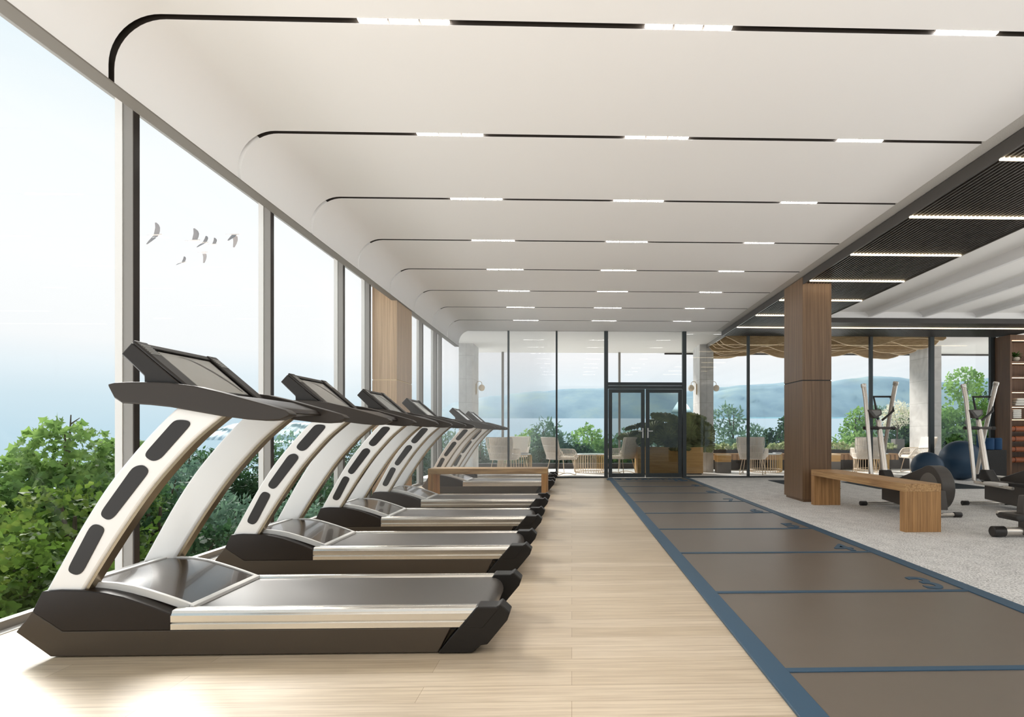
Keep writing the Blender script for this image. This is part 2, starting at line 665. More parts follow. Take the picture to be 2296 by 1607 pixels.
# ceiling: one long coved lining cut by slots
prof_in = [(-2.61, 3.045), (-2.61, 3.125)]
prof_out = [(-2.70, 3.045), (-2.70, 3.125)]
for k in range(1, 13):
    a = PI - PI / 2 * k / 12
    prof_in.append((-2.32 + .29 * math.cos(a), 3.125 + .29 * math.sin(a)))
    prof_out.append((-2.32 + .38 * math.cos(a), 3.125 + .38 * math.sin(a)))
prof_in.append((3.355, CZ))
prof_out.append((3.355, CZ + .09))
mb = MB()
edges = [-2.2] + SLOT + [FAR - .02]
for k in range(len(edges) - 1):
    mb.band(prof_in, prof_out, edges[k] + (.022 if k else 0), edges[k + 1] - (.022 if k < len(edges) - 2 else 0))
struct(mb.build('ceiling', M['ceiling'], smooth=30))
mb = MB()                                                                                     # dark channels behind the slots
q_in = [(x + (-.055 if x < -2.3 else 0), z + .055) for x, z in prof_in[4:]]
q_out = [(x + (-.078 if x < -2.3 else 0), z + .078) for x, z in prof_in[4:]]
li = [(x, z + .001) for x, z in prof_in[9:]]
lo = [(x + (-.06 if x < -2.3 else 0), z + .06) for x, z in prof_in[9:]]
li5 = [(x - .001, z) for x, z in prof_in[:9]] + li
lo5 = [(x - .06, z) for x, z in prof_in[:2]] + [(x - .055, z + .04) for x, z in prof_in[2:9]] + lo
for k, s in enumerate(SLOT):
    mb.band(q_in, q_out, s - .022, s + .022)
    a, b = (li5, lo5) if k < 5 else (li, lo)
    mb.band(a, b, s - .0215, s - .0195)
    mb.band(a, b, s + .0195, s + .0215)
    if k < 5:
        mb.box(-2.69, s - .022, 3.05, -2.665, s + .022, 3.2)
struct(mb.build('ceiling_channel', M['dark'], smooth=30))
struct(box('ceiling_slab', M['terrace_ceiling'], (-3.14, -2.2, 3.52, 13.5, FAR + .02, 3.7)))
struct(box('trim_2', M['fascia'], (-2.702, -2.2, 3.036, -2.606, FAR - .02, 3.045)))              # underside of the cove, its shade put into the grey colour
struct(box('trim_3', M['mullion'], (-3.14, -2.2, 3.34, -2.72, FAR - .02, 3.52)))               # window head
struct(box('trim_4', M['vent'], (3.355, -2.2, CZ + .004, 3.5, FAR - .02, CZ + .03)))             # perforated air strip

# dark slatted soffit: a strip along the room and a band along the end wall
sof = thing('trim_5', None, None, (3.5, 0, 3.3))
sof['kind'] = 'structure'
mb = MB()
for k in range(33):
    x = .03 + k * .0445
    mb.box(x, -2.2, .012, x + .016, 13.46, .062)
for k in range(33, 152):
    x = .03 + k * .0445
    mb.box(x, 11.72, .012, x + .016, 13.46, .062)
mb.build('slats', M['soffit'], sof, smooth=0)
mb = MB().box(0, -2.2, .0, .014, 13.46, .115).box(1.452, -2.2, 0, 1.466, 11.72, .115).box(1.466, 11.706, 0, 6.8, 11.72, .115)
mb.build('edge_fascia', M['soffit'], sof, smooth=0)
MB().box(.014, -2.2, .085, 1.452, 13.46, .105).box(1.452, 11.72, .085, 6.8, 13.46, .105).build('backing', M['soffit_back'], sof, smooth=0)

# barrel vaults over the right-hand side
mb = MB()
r0, pitch = 4.97, 1.12
for k in range(8):
    xa, xb = r0 + k * pitch, r0 + (k + 1) * pitch
    for (ya, yb, dz) in ((-2.2, 9.33, 0.0), (9.33, 11.72, .03)):
        A, B = [], []
        for i in range(15):
            t = i / 14
            x = xa + .03 + (pitch - .06) * t
            z = 3.43 + .19 * (1 - (2 * t - 1) ** 2) ** .8 + dz
            A.append((x, z))
            B.append((x, 3.72))
        mb.band(A, B, ya, yb)
    mb.box(xa - .03, -2.2, 3.415, xa + .03, 11.72, 3.72)
struct(mb.build('ceiling_vaults', M['vault'], smooth=25))
struct(box('ceiling_end', M['vault'], (4.97, 11.68, 3.40, 13.5, 11.72, 3.72)))

# window wall on the left: bays of glass with a mullion each
mull = [2.18, 4.075, 5.885, 7.71, 8.70, 11.75, 12.94, 13.42]
prev = -2.2
for k, y in enumerate(mull):
    w = thing('window_%d' % (k + 1), None, None, (-3.05, (prev + y) / 2, 0))
    w['kind'] = 'structure'
    h = (y - prev) / 2
    box('pane', M['glass'], (-.006, -h + .03, .03, .006, h - .03, 3.36), w, smooth=0)
    mb = MB().box(-.012, h - .028, .004, .055, h + .028, 3.37)
    mb.build('mullion', M['mullion'], w, .003)
    box('inner_strip', M['hood'], (.055, h - .026, .004, .061, h + .026, 3.37), w)
    box('mullion_cap', M['mullion_cap'], (-.062, h - .034, .004, -.012, h + .034, 3.37), w, .002)
    box('bottom_rail', M['mullion'], (-.02, -h + .03, .004, .03, h - .03, .05), w)
    prev = y

# glazed end wall
fx = [(-2.98, .04), (-1.468, .042), (-.352, .042), (.80, .09), (2.63, .09), (4.144, .056), (5.595, .056), (7.066, .068), (8.524, .10), (10.0, .13)]
for k in range(len(fx) - 1):
    if k == 3: continue
    x0, x1 = fx[k][0], fx[k + 1][0]
    top = CZ + .02 if k < 4 else 3.36
    w = thing('window_%d' % (20 + k), None, None, ((x0 + x1) / 2, FAR, 0))
    w['kind'] = 'structure'
    h = (x1 - x0) / 2
    box('pane', M['glass_far'], (-h + fx[k][1] / 2, .01, .04, h - fx[k + 1][1] / 2, .022, top), w, smooth=0)
    if k != 2:
        ww = fx[k + 1][1] / 2
        box('mullion', M['frame'], (h - ww, -.03, .0, h + ww, .05, top), w, .003)
    box('bottom_rail', M['frame'], (-h + fx[k][1] / 2, -.02, 0, h - (fx[k + 1][1] / 2), .045, .035), w, .002)

d = thing('door_1', None, None, (1.715, FAR, 0))
d['kind'] = 'structure'
mb = MB().box(-.96, -.05, 0, -.87, .06, CZ + .02).box(.87, -.05, 0, .96, .06, CZ + .02).box(-.87, -.05, 2.155, .87, .06, 2.225)
mb.box(-.87, -.035, 2.075, .87, .05, 2.146)
mb.build('frame', M['frame'], d, .004)
box('transom_pane', M['glass_far'], (-.87, 0, 2.225, .87, .012, CZ + .02), d, smooth=0)
for sgn in (-1, 1):
    lf = MB()
    a, b = (.012, .86)
    X = lambda u0, u1: (min(sgn * u0, sgn * u1), max(sgn * u0, sgn * u1))
    for (u0, u1, z0, z1) in ((a, .098, .012, 2.068), (.775, b, .012, 2.068), (.098, .775, 1.985, 2.068), (.098, .775, .012, .105)):
        x0, x1 = X(u0, u1)
        lf.box(x0, -.03, z0, x1, .03, z1)
    lo = lf.build('door_leaf', M['frame'], d, .003)
    x0, x1 = X(.098, .775)
    box('glass_pane', M['glass_door'], (x0, -.006, .105, x1, .006, 1.985), lo, smooth=0)
    hb = MB()
    x0, x1 = X(.045, .075)
    hb.box(x0, -.042, .93, x1, -.03, 1.16)
    x0, x1 = X(.05, .17)
    hb.box(x0, -.085, 1.08, x1, -.065, 1.10)
    x0, x1 = X(.05, .07)
    hb.box(x0, -.085, 1.08, x1, -.04, 1.10)
    hb.build('handle', M['lever'], lo, .003)

# terrace roof, kerb, posts
struct(box('ceiling_terrace', M['terrace_ceiling'], (-3.0, FAR + .04, CZ, 13.5, 17.17, CZ + .2)))
struct(box('kerb', M['kerb'], (-3.0, 17.06, -.006, 13.5, 17.3, .147)))
for k, x in enumerate((-2.018, 1.401)):
    struct(box('terrace_post', M['mullion'], (x - .033, 17.0, -.006, x + .033, 17.058, CZ)))
struct(box('trim_6', M['kerb'], (2.75, 17.10, 3.37, 13.5, 17.16, CZ)))                           # roof-edge beam

# wood-clad columns
def column(name, label, x0, x1, y0, y1, ztop, m, zg, groove_m):
    o = thing(name, label, 'column', ((x0 + x1) / 2, (y0 + y1) / 2, 0))
    a, b = (x1 - x0) / 2, (y1 - y0) / 2
    box('upper_cladding', m, (-a, -b, zg + .008, a, b, ztop), o, .002)
    box('lower_cladding', m, (-a, -b, .036, a, b, zg - .008), o, .002)
    box('groove_strip', groove_m, (-a + .008, -b + .008, zg - .008, a - .008, b - .008, zg + .008), o)  # plain coloured strip filling the groove
    box('plinth', m, (-a + .025, -b + .025, 0, a - .025, b - .025, .036), o)
    return o

column('wooden_column', 'dark walnut-clad square column standing on the grey carpet beside the oak bench', 3.496, 3.94, 8.69, 9.45, 3.41,
       M['walnut'], 1.845, M['dark'])
column('wooden_column', 'pale wood-clad column by the left windows behind the treadmills', -2.99, -2.625, 8.78, 9.60, 3.46,
       M['oak_col'], 1.845, M['canopy_edge'])

# stone columns on the terrace with globe wall lights
STONE = [(-2.985, -2.60, 'pale stone terrace column behind the end of the treadmill row'),
         (3.42, 3.79, 'grey stone terrace column right of the glass doors'),
         (9.62, 10.0, 'stone terrace column seen behind the blue exercise balls')]
for x0, x1, lab in STONE:
    o = box('stone_column', M['stone'], (-(x1 - x0) / 2, -.42, 0, (x1 - x0) / 2, .42, CZ + .006), loc=((x0 + x1) / 2, 15.83, -.006))
    tag(o, lab, 'column')


def sconce(x, y, sgn, label):
    o = thing('wall_sconce', label, 'wall light', (x, y, 2.08), group='globe wall lights on the stone columns')
    MB().box(min(0, sgn * .012), -.02, 0, max(0, sgn * .012), .02, .30).build('backplate', M['brass'], o, .003)
    pts = [(sgn * .02, 0, .02 + .0)] + [(sgn * .02, 0, .1 * i) for i in range(1, 4)]
    for i in range(1, 9):
        a = PI - PI * i / 8
        pts.append((sgn * (.09 + .07 * math.cos(a)), 0, .30 + .07 * math.sin(a)))
    pts.append((sgn * .16, 0, .27))
    MB().tube(pts, .007, 8).build('arm', M['brass'], o)
    g = MB().ball((sgn * .16, 0, .19), (.085, .085, .09), 18, 12).build('globe_shade', M['globe'], o)
    return o


sconce(-2.60, 15.8, 1, 'globe wall light on the pale stone column behind the treadmills')
sconce(3.42, 15.75, -1, 'globe wall light on the door side of the grey stone column')
sconce(3.79, 15.75, 1, 'globe wall light on the far side of the grey stone column, away from the door')

# ================================================================== lights in the room
ORD = ['first', 'second', 'third', 'fourth', 'fifth', 'sixth', 'seventh', 'eighth']
WHERE = [('at the window end', -1.235, -.70, 3), ('at mid width', .42, .945, 3), ('at the soffit end', 2.15, 2.53, 2)]
proto = {}
for r, y in enumerate(SLOT[4:]):
    for c, (wh, x0, x1, n) in enumerate(WHERE):
        lab = 'white LED light %s of the %s ceiling slot from the front' % (wh, ORD[r])
        if c in proto:
            o = copy_tree(proto[c])
            o.location = ((x0 + x1) / 2, y, CZ + .004)
            o['label'] = lab
            continue
        o = thing('recessed_light', lab, 'ceiling light', ((x0 + x1) / 2, y, CZ + .004), group='LED lights in the ceiling slots')
        proto[c] = o
        L = (x1 - x0) / n
        for i in range(n):
            mb = MB()
            a = -(x1 - x0) / 2 + i * L + .006
            s = (L - .012) / 6
            for k in range(6):
                mb.box(a + k * s + .002, -.017, -.006, a + (k + 1) * s - .002, .017, .018)
            mb.build('lamp_module', M['led'], o, .006)
        box('housing', M['dark'], (-(x1 - x0) / 2, -.019, .019, (x1 - x0) / 2, .019, .034), o)

LY = [4.68, 5.96, 7.24, 8.50, 9.76, 11.03]
p = None
for k, y in enumerate(LY):
    lab = 'warm LED bar across the dark slatted soffit, %s from the front' % ORD[k]
    if p is None:
        p = thing('light_bar', lab, 'light bar', (3.53, y, 3.296), group='warm LED bars under the slatted soffit')
        up = []
        for i in range(31):                                         # toothed upper edge between the slats
            up += [(.008 + i * .0445, .016), (.012 + i * .0445, .030), (.030 + i * .0445, .030), (.034 + i * .0445, .016)]
        A = [(0, .016)] + up + [(1.42, .016)]
        MB().band(A, [(x, 0) for x, z in A], -.011, .011).build('diffuser', M['warm'], p, smooth=0)
    else:
        o = copy_tree(p)
        o.location = (3.53, y, 3.296)
        o['label'] = lab
o = thing('light_bar', 'long warm LED bar along the far slatted soffit above the end windows', 'light bar', (3.53, 12.3, 3.296),
          group='warm LED bars under the slatted soffit')
box('diffuser', M['warm'], (0, -.011, 0, 6.7, .011, .016), o, .003)

# ================================================================== training lane
lane = thing('training_lane', 'grey rubber training lane with blue borders, lines and numbers running to the doors', 'floor mat', (1.77, 5.6, 0))
LY0, LY1 = -7.6, 7.83
box('rubber_base', M['mat'], (-.86, LY0, 0, .86, LY1, .008), lane)
for s in (-1, 1):
    x0, x1 = (-.937, -.828) if s < 0 else (.835, .937)
    box('border_strip', M['blue'], (x0, LY0, 0, x1, LY1, .014), lane, .002)
for k in range(1, 11):
    y = 3.755 + 1.2415 * (k - 3) - 5.6
    box('line_strip', M['blue'], (-.828, y - .021, .004, .835, y + .021, .013), lane, .002)


def text_part(name, body, m, parent, loc, size, sx, bold=0.0):
    cu = bpy.data.curves.new(name, 'FONT')
    cu.body = body
    cu.size = size
    cu.align_x = 'RIGHT'
    cu.extrude = .004
    cu.offset = bold
    tmp = bpy.data.objects.new(name + '_curve', cu)
    me = bpy.data.meshes.new_from_object(tmp)
    bpy.data.objects.remove(tmp)
    me.materials.clear()
    me.materials.append(m)
    o = bpy.data.objects.new(name, me)
    COL.objects.link(o)
    o.parent = parent
    o.location = loc
    o.scale = (sx, 1, 1)
    return o


for k in range(3, 11):
    y = 3.755 + 1.2415 * (k - 3) - 5.6
    text_part('numeral', str(k), M['blue'], lane, (.77, y + .055, .009), .43, .80, .006)
text_part('lettering', 'BE STRONG', M['blue'], lane, (.71, 7.22, .009), .40, .80, .012)

# ================================================================== treadmills
def rounded(p, n=2):
    for _ in range(n):
        q = []
        for (x0, z0), (x1, z1) in zip(p, p[1:] + p[:1]):
            L = math.hypot(x1 - x0, z1 - z0)
            t = min(.25, .012 / L)
            q += [(x0 + (x1 - x0) * t, z0 + (z1 - z0) * t), (x1 - (x1 - x0) * t, z1 - (z1 - z0) * t)]
        p = q
    return p


def treadmill(y0, label):
    W = .36
    ox = 1.44
    sh = lambda pts: [(x + ox, z) for x, z in pts]
    o = thing('treadmill', label, 'treadmill', (-ox, y0 + W, 0), group='treadmills facing the windows')
    MB().prism(sh([(-2.43, .006), (-2.588, .122), (-2.513, .217), (-2.377, .1225), (-.578, .1225), (-.636, .006)]), -W, W).build('chassis', M['tray'], o, .004)
    # hood over the motor
    top = [(-2.513, .217), (-2.468, .311), (-2.39, .316), (-2.309, .314), (-2.24, .308), (-2.177, .299), (-2.10, .281), (-2.034, .258), (-1.96, .231), (-1.882, .199)]
    bot = [(-2.507, .211), (-2.47, .187), (-2.42, .154), (-2.377, .124), (-2.24, .123), (-2.177, .123), (-2.10, .123), (-2.034, .123), (-1.96, .123), (-1.882, .123)]
    MB().band(sh(top), sh(bot), -W, W).build('hood', M['hood'], o, .004, smooth=25)
    ct = [(-2.33, .330), (-2.25, .329), (-2.177, .323), (-2.10, .309), (-2.034, .290), (-1.96, .266), (-1.90, .245), (-1.832, .219)]
    cb = [(x, .10 if x > -1.86 else z - .06) for x, z in ct]
    cb[-1] = (-1.832, .195)
    MB().band(sh(ct), sh([(x, z - .05) for x, z in ct]), -.285, .285).build('motor_cover', M['cover'], o, 0, smooth=30)
    mb = MB()
    up = sh([(x, z + .007) for x, z in ct])
    dn = sh([(x, z - .03) for x, z in ct])
    mb.band(up, dn, -.295, -.275)
    mb.band(up, dn, .275, .295)
    mb.band([(-2.352 + ox, .337), (-2.328 + ox, .337)], [(-2.352 + ox, .30), (-2.328 + ox, .30)], -.295, .295)
    mb.band([(-1.838 + ox, .2285), (-1.816 + ox, .220)], [(-1.838 + ox, .19), (-1.816 + ox, .19)], -.295, .295)
    mb.box(-1.832 + ox, -.297, .200, -1.814 + ox, -.279, .222).box(-1.832 + ox, .279, .200, -1.814 + ox, .297, .222)
    mb.build('cover_trim', M['trimw'], o, .002, smooth=30)
    # running belt with its rounded rear roller
    pr = [(-1.95, .205), (-.46, .205)]
    for k in range(1, 12):
        a = PI / 2 - PI * k / 12
        pr.append((-.46 + .062 * math.cos(a), .143 + .062 * math.sin(a)))
    pr += [(-.46, .081), (-1.95, .124)]
    MB().prism(sh(pr), -.272, .272).build('running_belt', M['belt'], o, 0, smooth=40)
    for s in (-1, 1):
        prof = [(-.359, .124), (-.359, .152), (-.354, .156), (-.359, .160), (-.359, .192), (-.350, .200), (-.346, .212), (-.32, .216), (-.316, .213), (-.312, .216), (-.288, .215), (-.276, .207), (-.276, .124)]
        prof = [(s * a, b) for a, b in prof]
        MB().prism(prof, -1.884 + ox, -.46 + ox, 'x').build('side_rail', M['rail'], o, .0015, smooth=20)
        cp = [(-.636, .004), (-.575, .080), (-.512, .152), (-.452, .223), (-.36, .2225), (-.339, .236), (-.294, .193), (-.307, .157), (-.402, .043), (-.432, .039), (-.472, .004)]
        ya, yb = sorted((s * .366, s * .262))
        e = MB().prism(sh(cp), ya, yb).build('end_cap', M['cap'], o, .005)
        ya, yb = sorted((s * .3685, s * .36))
        MB().prism(sh([(-.512, .127), (-.426, .122), (-.362, .196), (-.345, .216), (-.36, .2185), (-.452, .2195)]), ya, yb).build('cap_plate', M['cap'], e, .002)
        # upright: a swept-back blade with a channel on its rear edge
        Lp = [(-2.470, .300), (-2.381, .466), (-2.289, .633), (-2.177, .810), (-2.054, .966), (-1.952, 1.081), (-1.86, 1.172)]
        Rp = [(-2.300, .300), (-2.207, .455), (-2.108, .611), (-1.985, .788), (-1.872, .924), (-1.767, 1.035), (-1.63, 1.150)]

        def fine(P):
            r = []
            n = len(P)
            for i in range(n - 1):
                p0, p1, p2, p3 = P[max(i - 1, 0)], P[i], P[i + 1], P[min(i + 2, n - 1)]
                for t in (0, .25, .5, .75):
                    r.append(tuple(.5 * (2 * p1[c] + (p2[c] - p0[c]) * t + (2 * p0[c] - 5 * p1[c] + 4 * p2[c] - p3[c]) * t * t + (3 * p1[c] - p0[c] - 3 * p2[c] + p3[c]) * t ** 3) for c in (0, 1)))
            return r + [P[-1]]
        Lf, Rf = fine(Lp), fine(Rp)
        ya, yb = sorted((s * .345, s * .268))
        u = MB().band(sh(Lf), sh(Rf), ya, yb).build('upright', M['white_plastic'], o, .012, 3, smooth=35)
        ya, yb = sorted((s * .335, s * .278))
        MB().band(sh(Rf), sh([(x + .012, z - .006) for x, z in Rf]), ya, yb).build('rear_channel', M['bronze'], u, 0, smooth=35)
        for w in ([(-1.839, 1.112), (-1.803, 1.106), (-1.798, 1.086), (-1.937, .926), (-1.972, .914), (-2.006, .936), (-2.004, .958), (-1.874, 1.108)],
                  [(-2.023, .901), (-1.996, .884), (-1.992, .862), (-2.150, .653), (-2.177, .638), (-2.208, .657), (-2.209, .68), (-2.064, .888)],
                  [(-2.238, .624), (-2.200, .608), (-2.195, .588), (-2.293, .397), (-2.320, .380), (-2.358, .397), (-2.358, .42), (-2.262, .607)]):
            ya, yb = sorted((s * .3485, s * .335))
            MB().prism(sh(rounded(w)), ya, yb).build('inset_panel', M['inset'], u, 0, smooth=0)
        # armrest blade
        T = [(-2.161, 1.276), (-2.13, 1.284), (-2.054, 1.287), (-1.97, 1.287), (-1.89, 1.285), (-1.767, 1.270), (-1.643, 1.240), (-1.519, 1.206), (-1.415, 1.177), (-1.345, 1.156), (-1.325, 1.140)]
        Bp = [(-2.158, 1.266), (-2.130, 1.211), (-2.095, 1.188), (-1.97, 1.180), (-1.876, 1.170), (-1.767, 1.150), (-1.643, 1.128), (-1.519, 1.112), (-1.436, 1.106), (-1.374, 1.110), (-1.328, 1.130)]
        ya, yb = sorted((s * .372, s * .296))
        MB().band(sh(T), sh(Bp), ya, yb).build('armrest', M['handle'], o, .016, 3, smooth=50)
        f = MB().lathe([(.025, 0), (.025, .012)], c=(-.56 + ox, s * .31, 0), n=12).build('foot', M['black'], o)
    # console
    dk = [(-2.04, 1.284), (-1.62, 1.224), (-1.48, 1.178), (-1.46, 1.150), (-1.62, 1.140), (-1.90, 1.176), (-2.04, 1.2)]
    MB().prism(sh(dk), -.30, .30).build('console_tray', M['hood'], o, .008)
    face = [(-2.079, 1.477), (-2.01, 1.418), (-1.95, 1.366), (-1.89, 1.313), (-1.82, 1.255)]
    back = [(-2.128, 1.422), (-2.075, 1.370), (-2.022, 1.318), (-2.020, 1.262), (-1.90, 1.245)]
    c = MB().band(sh(face), sh(back), -.335, .30).build('console', M['console'], o, .006, 2, smooth=20)
    nx, nz = .65, .76                         # outward normal of the tilted face

    def onface(t, h):
        a, b = face[0], face[-1]
        return (a[0] + (b[0] - a[0]) * t + nx * h + ox, a[1] + (b[1] - a[1]) * t + nz * h)

    def slab(name, m, t0, t1, h0, h1, ya, yb, par, bev=.002):
        q = [onface(t0, h0), onface(t1, h0), onface(t1, h1), onface(t0, h1)]
        return MB().prism(q, ya, yb).build(name, m, par, bev)
    slab('screen', M['screen'], .13, .97, -.004, .004, -.215, .195, c)
    for ya, yb in ((-.335, -.25), (.215, .30)):
        slab('cheek', M['console'], .0, 1.12, 0, .016, ya, yb, c, .006)
        for i in range(6):
            slab('vent_slot', M['trimw'], .10 + .035 * i, .106 + .035 * i, .0155, .0175, ya + .012, yb - .012, c, 0)
    slab('header', M['console'], .0, .10, 0, .010, -.25, .215, c, .004)
    # dark crescent reflection on the display, drawn as a flat strip
    A, B = [], []
    for i in range(15):
        a = PI * (.02 + .5 * i / 14)
        A.append((onface(.95 - .78 * math.sin(a), .0055), .17 - .23 * (1 - math.cos(a)) ** .9))
        B.append((onface(.95 - .78 * math.sin(a) + .01, .0055), .17 - .23 * (1 - math.cos(a)) ** .9 - .02 * math.sin(2 * a + .2)))
    vs = [(p[0], y, p[1]) for p, y in A] + [(p[0], y, p[1]) for p, y in B]
    n = len(A)
    MB().add(vs, [(i, i + 1, n + i + 1, n + i) for i in range(n - 1)]).build('reflection_arc', M['arc'], c)
    return o


TLAB = ['treadmill nearest the camera, large in the foreground by the first window mullion',
        'second treadmill from the camera, in front of the second window mullion',
        'third treadmill from the camera, its console before the third window mullion',
        'fourth treadmill from the camera, just in front of the small oak bench',
        'fifth treadmill, standing directly behind the oak bench between the treadmills',
        'last treadmill, farthest from the camera and nearest the glazed end wall']
TY = [2.775, 4.275, 5.78, 7.29, 10.08, 11.62]
t0 = treadmill(TY[0], TLAB[0])
for y, lab in zip(TY[1:], TLAB[1:]):
    o = copy_tree(t0)
    o.location = (t0.location.x, y + .36, 0)
    o['label'] = lab


# ================================================================== benches
def bench(label, cx, cy, L, W, h, t, leg, along, end, longm):
    o = thing('wooden_bench', label, 'bench', (cx, cy, 0), group='oak benches')
    if along == 'y':
        box('seat', longm, (-W / 2, -L / 2, h - t, W / 2, L / 2, h), o, .003)
        for s in (-1, 1):
            a, b = sorted((s * L / 2, s * (L / 2 - leg)))
            box('leg', end, (-W / 2, a + .0005, 0, W / 2, b - .0005, h - t), o, .003)
    else:
        box('seat', longm, (-L / 2, -W / 2, h - t, L / 2, W / 2, h), o, .003)
        for s in (-1, 1):
            a, b = sorted((s * L / 2, s * (L / 2 - leg)))
            box('leg', end, (a + .0005, -W / 2, 0, b - .0005, W / 2, h - t), o, .003)
    return o


bench('oak bench standing on the grey carpet in front of the walnut column', 3.71, 7.22, 2.40, .39, .512, .085, .10, 'y', M['oak_end'], M['oak'])
bench('oak bench standing between the fourth and fifth treadmills', -1.265, 8.97, 1.79, .40, .511, .083, .09, 'x', M['oak_end'], M['oak_x'])


# ================================================================== elliptical trainers
def elliptical(label, dx):
    o = thing('elliptical_trainer', label, 'elliptical trainer', (4.52 + dx, 7.8, 0), group='elliptical trainers on the carpet')
    X = lambda x: x - 4.52
    Yv = lambda y: y - 7.8
    # floor bars
    for y, x0, x1 in ((8.26, 4.16, 4.90), (7.07, 4.20, 4.84)):
        b = MB().tube([(X(x0) + .06, Yv(y), .033), (X(x1) - .06, Yv(y), .033)], .023, 14).build('floor_bar', M['silver'], o)
        for xa, xb in ((x0, x0 + .10), (x1 - .10, x1)):
            MB().tube([(X(xa), Yv(y), .033), (X(xa) + .006, Yv(y), .033), (X(xb) - .006, Yv(y), .033), (X(xb), Yv(y), .033)], [.026, .033, .033, .028], 16).build('end_cap', M['black'], b)
    # main body: tall box at the mast falling to the rear
    body = [(8.17, .10), (8.17, .36), (7.9, .37), (7.05, .33), (7.0, .10), (7.4, .055)]
    MB().prism([(Yv(y), z) for y, z in body], X(4.43), X(4.63), 'x').build('body', M['graph'], o, .008)
    MB().prism([(Yv(y), z) for y, z in [(8.20, .345), (8.235, .36), (7.36, .375), (7.36, .335), (8.15, .318)]], X(4.41), X(4.62), 'x').build('side_rail', M['black'], o, .006)
    # boot around the mast foot
    MB().prism([(Yv(y), z) for y, z in [(8.33, .36), (8.31, .515), (8.215, .515), (8.08, .36)]], X(4.465), X(4.60), 'x').build('mast_boot', M['black'], o, .01)
    MB().tube([(X(4.525), Yv(8.265), .50), (X(4.522), Yv(8.34), .86), (X(4.52), Yv(8.42), 1.24)], [.043, .040, .035], 18).build('mast', M['silver'], o)
    hb = MB().tube([(X(4.29), Yv(8.37), 1.119), (X(4.73), Yv(8.37), 1.119)], .020, 12).build('fixed_handlebar', M['graph'], o)
    for a, b in ((4.27, 4.32), (4.345, 4.485), (4.68, 4.735)):
        MB().tube([(X(a), Yv(8.37), 1.119), (X(b), Yv(8.37), 1.119)], .0245, 12).build('grip', M['black'], hb)
    # console: open tube frame with a small tilted display
    fr = [(4.47, 1.58), (4.72, 1.58), (4.762, 1.375), (4.60, 1.24)]
    MB().tube([(X(4.53), Yv(8.44), 1.20), (X(4.50), Yv(8.45), 1.40), (X(4.468), Yv(8.46), 1.585), (X(4.72), Yv(8.46), 1.585), (X(4.762), Yv(8.45), 1.375), (X(4.585), Yv(8.44), 1.235)], .017, 8).build('console_frame', M['black'], o, smooth=25)
    dp = MB().prism([(X(x), z) for x, z in [(4.295, 1.385), (4.50, 1.392), (4.515, 1.318), (4.43, 1.258), (4.385, 1.262)]], Yv(8.30), Yv(8.40)).build('display', M['graph'], o, .012)
    MB().prism([(X(x), z) for x, z in [(4.35, 1.375), (4.48, 1.378), (4.485, 1.325), (4.42, 1.29)]], Yv(8.296), Yv(8.31)).build('display_screen', M['disc'], dp, .002)
    # moving arms, one forward, one back
    for pts in ([(4.30, 8.19, .36), (4.30, 8.27, .90), (4.30, 8.37, 1.55), (4.30, 8.43, 1.76)], [(4.74, 8.76, .42), (4.74, 8.62, .95), (4.74, 8.45, 1.50), (4.74, 8.35, 1.79)]):
        P = [(X(x), Yv(y), z) for x, y, z in pts]
        a = MB().tube(P, [.027, .028, .031, .033], 14).build('moving_arm', M['silver'], o)
        d = Vector(P[3]) - Vector(P[2])
        d.normalize()
        e = Vector(P[3])
        MB().tube([e - d * .045, e - d * .04, e + d * .004, e + d * .008], [.034, .038, .038, .030], 14).build('arm_end', M['silver'], a)
    # pedals and their links
    for x, y, z in ((4.30, 7.98, .31), (4.74, 8.45, .36)):
        MB().tube([(X(x), Yv(y + .20), z + .03), (X(x), Yv(y - .52), z + .005)], .022, 10).build('pedal_link', M['silver'], o)
        pb = [(-.07, -.16), (.07, -.16), (.075, .10), (.05, .17), (-.05, .17), (-.075, .10)]
        MB().prism([(X(x) + u, Yv(y - .2) + v) for u, v in pb], z + .02, z + .06, 'z').build('pedal', M['roller'], o, .012)
    # flywheel housing, a wheel with a tapering shoulder
    cy, cz, R = 7.43, .338, .285
    pr = []
    for k in range(29):
        a = math.radians(52 - (52 + 205) * k / 28)
        pr.append((cy + R * math.sin(-a + PI / 2) * 0 + R * math.cos(PI / 2 - a) * 1.0, cz + R * math.sin(PI / 2 - a)))
    # walk: from the front of the wheel over the top to the rear and under
    pr = [(8.16, .40)] + [(cy + R * math.cos(math.radians(t)), cz + R * math.sin(math.radians(t))) for t in range(62, 286, 8)] + [(7.9, .14), (8.16, .26)]
    h = MB().prism([(Yv(y), z) for y, z in pr], X(4.65), X(4.82), 'x').build('flywheel_housing', M['graph'], o, .008, 2, smooth=25)
    MB().lathe([(.20, X(4.646)), (.205, X(4.66))], c=(0, Yv(cy), cz - .01), n=40, axis='x').build('flywheel_disc', M['disc'], h)
    return o


e1 = elliptical('elliptical trainer just behind the oak bench, its wheel housing showing beyond the bench end', 0)
e2 = copy_tree(e1)
e2.location.x += 1.5
e2['label'] = 'elliptical trainer at the far right in front of the black woven box'

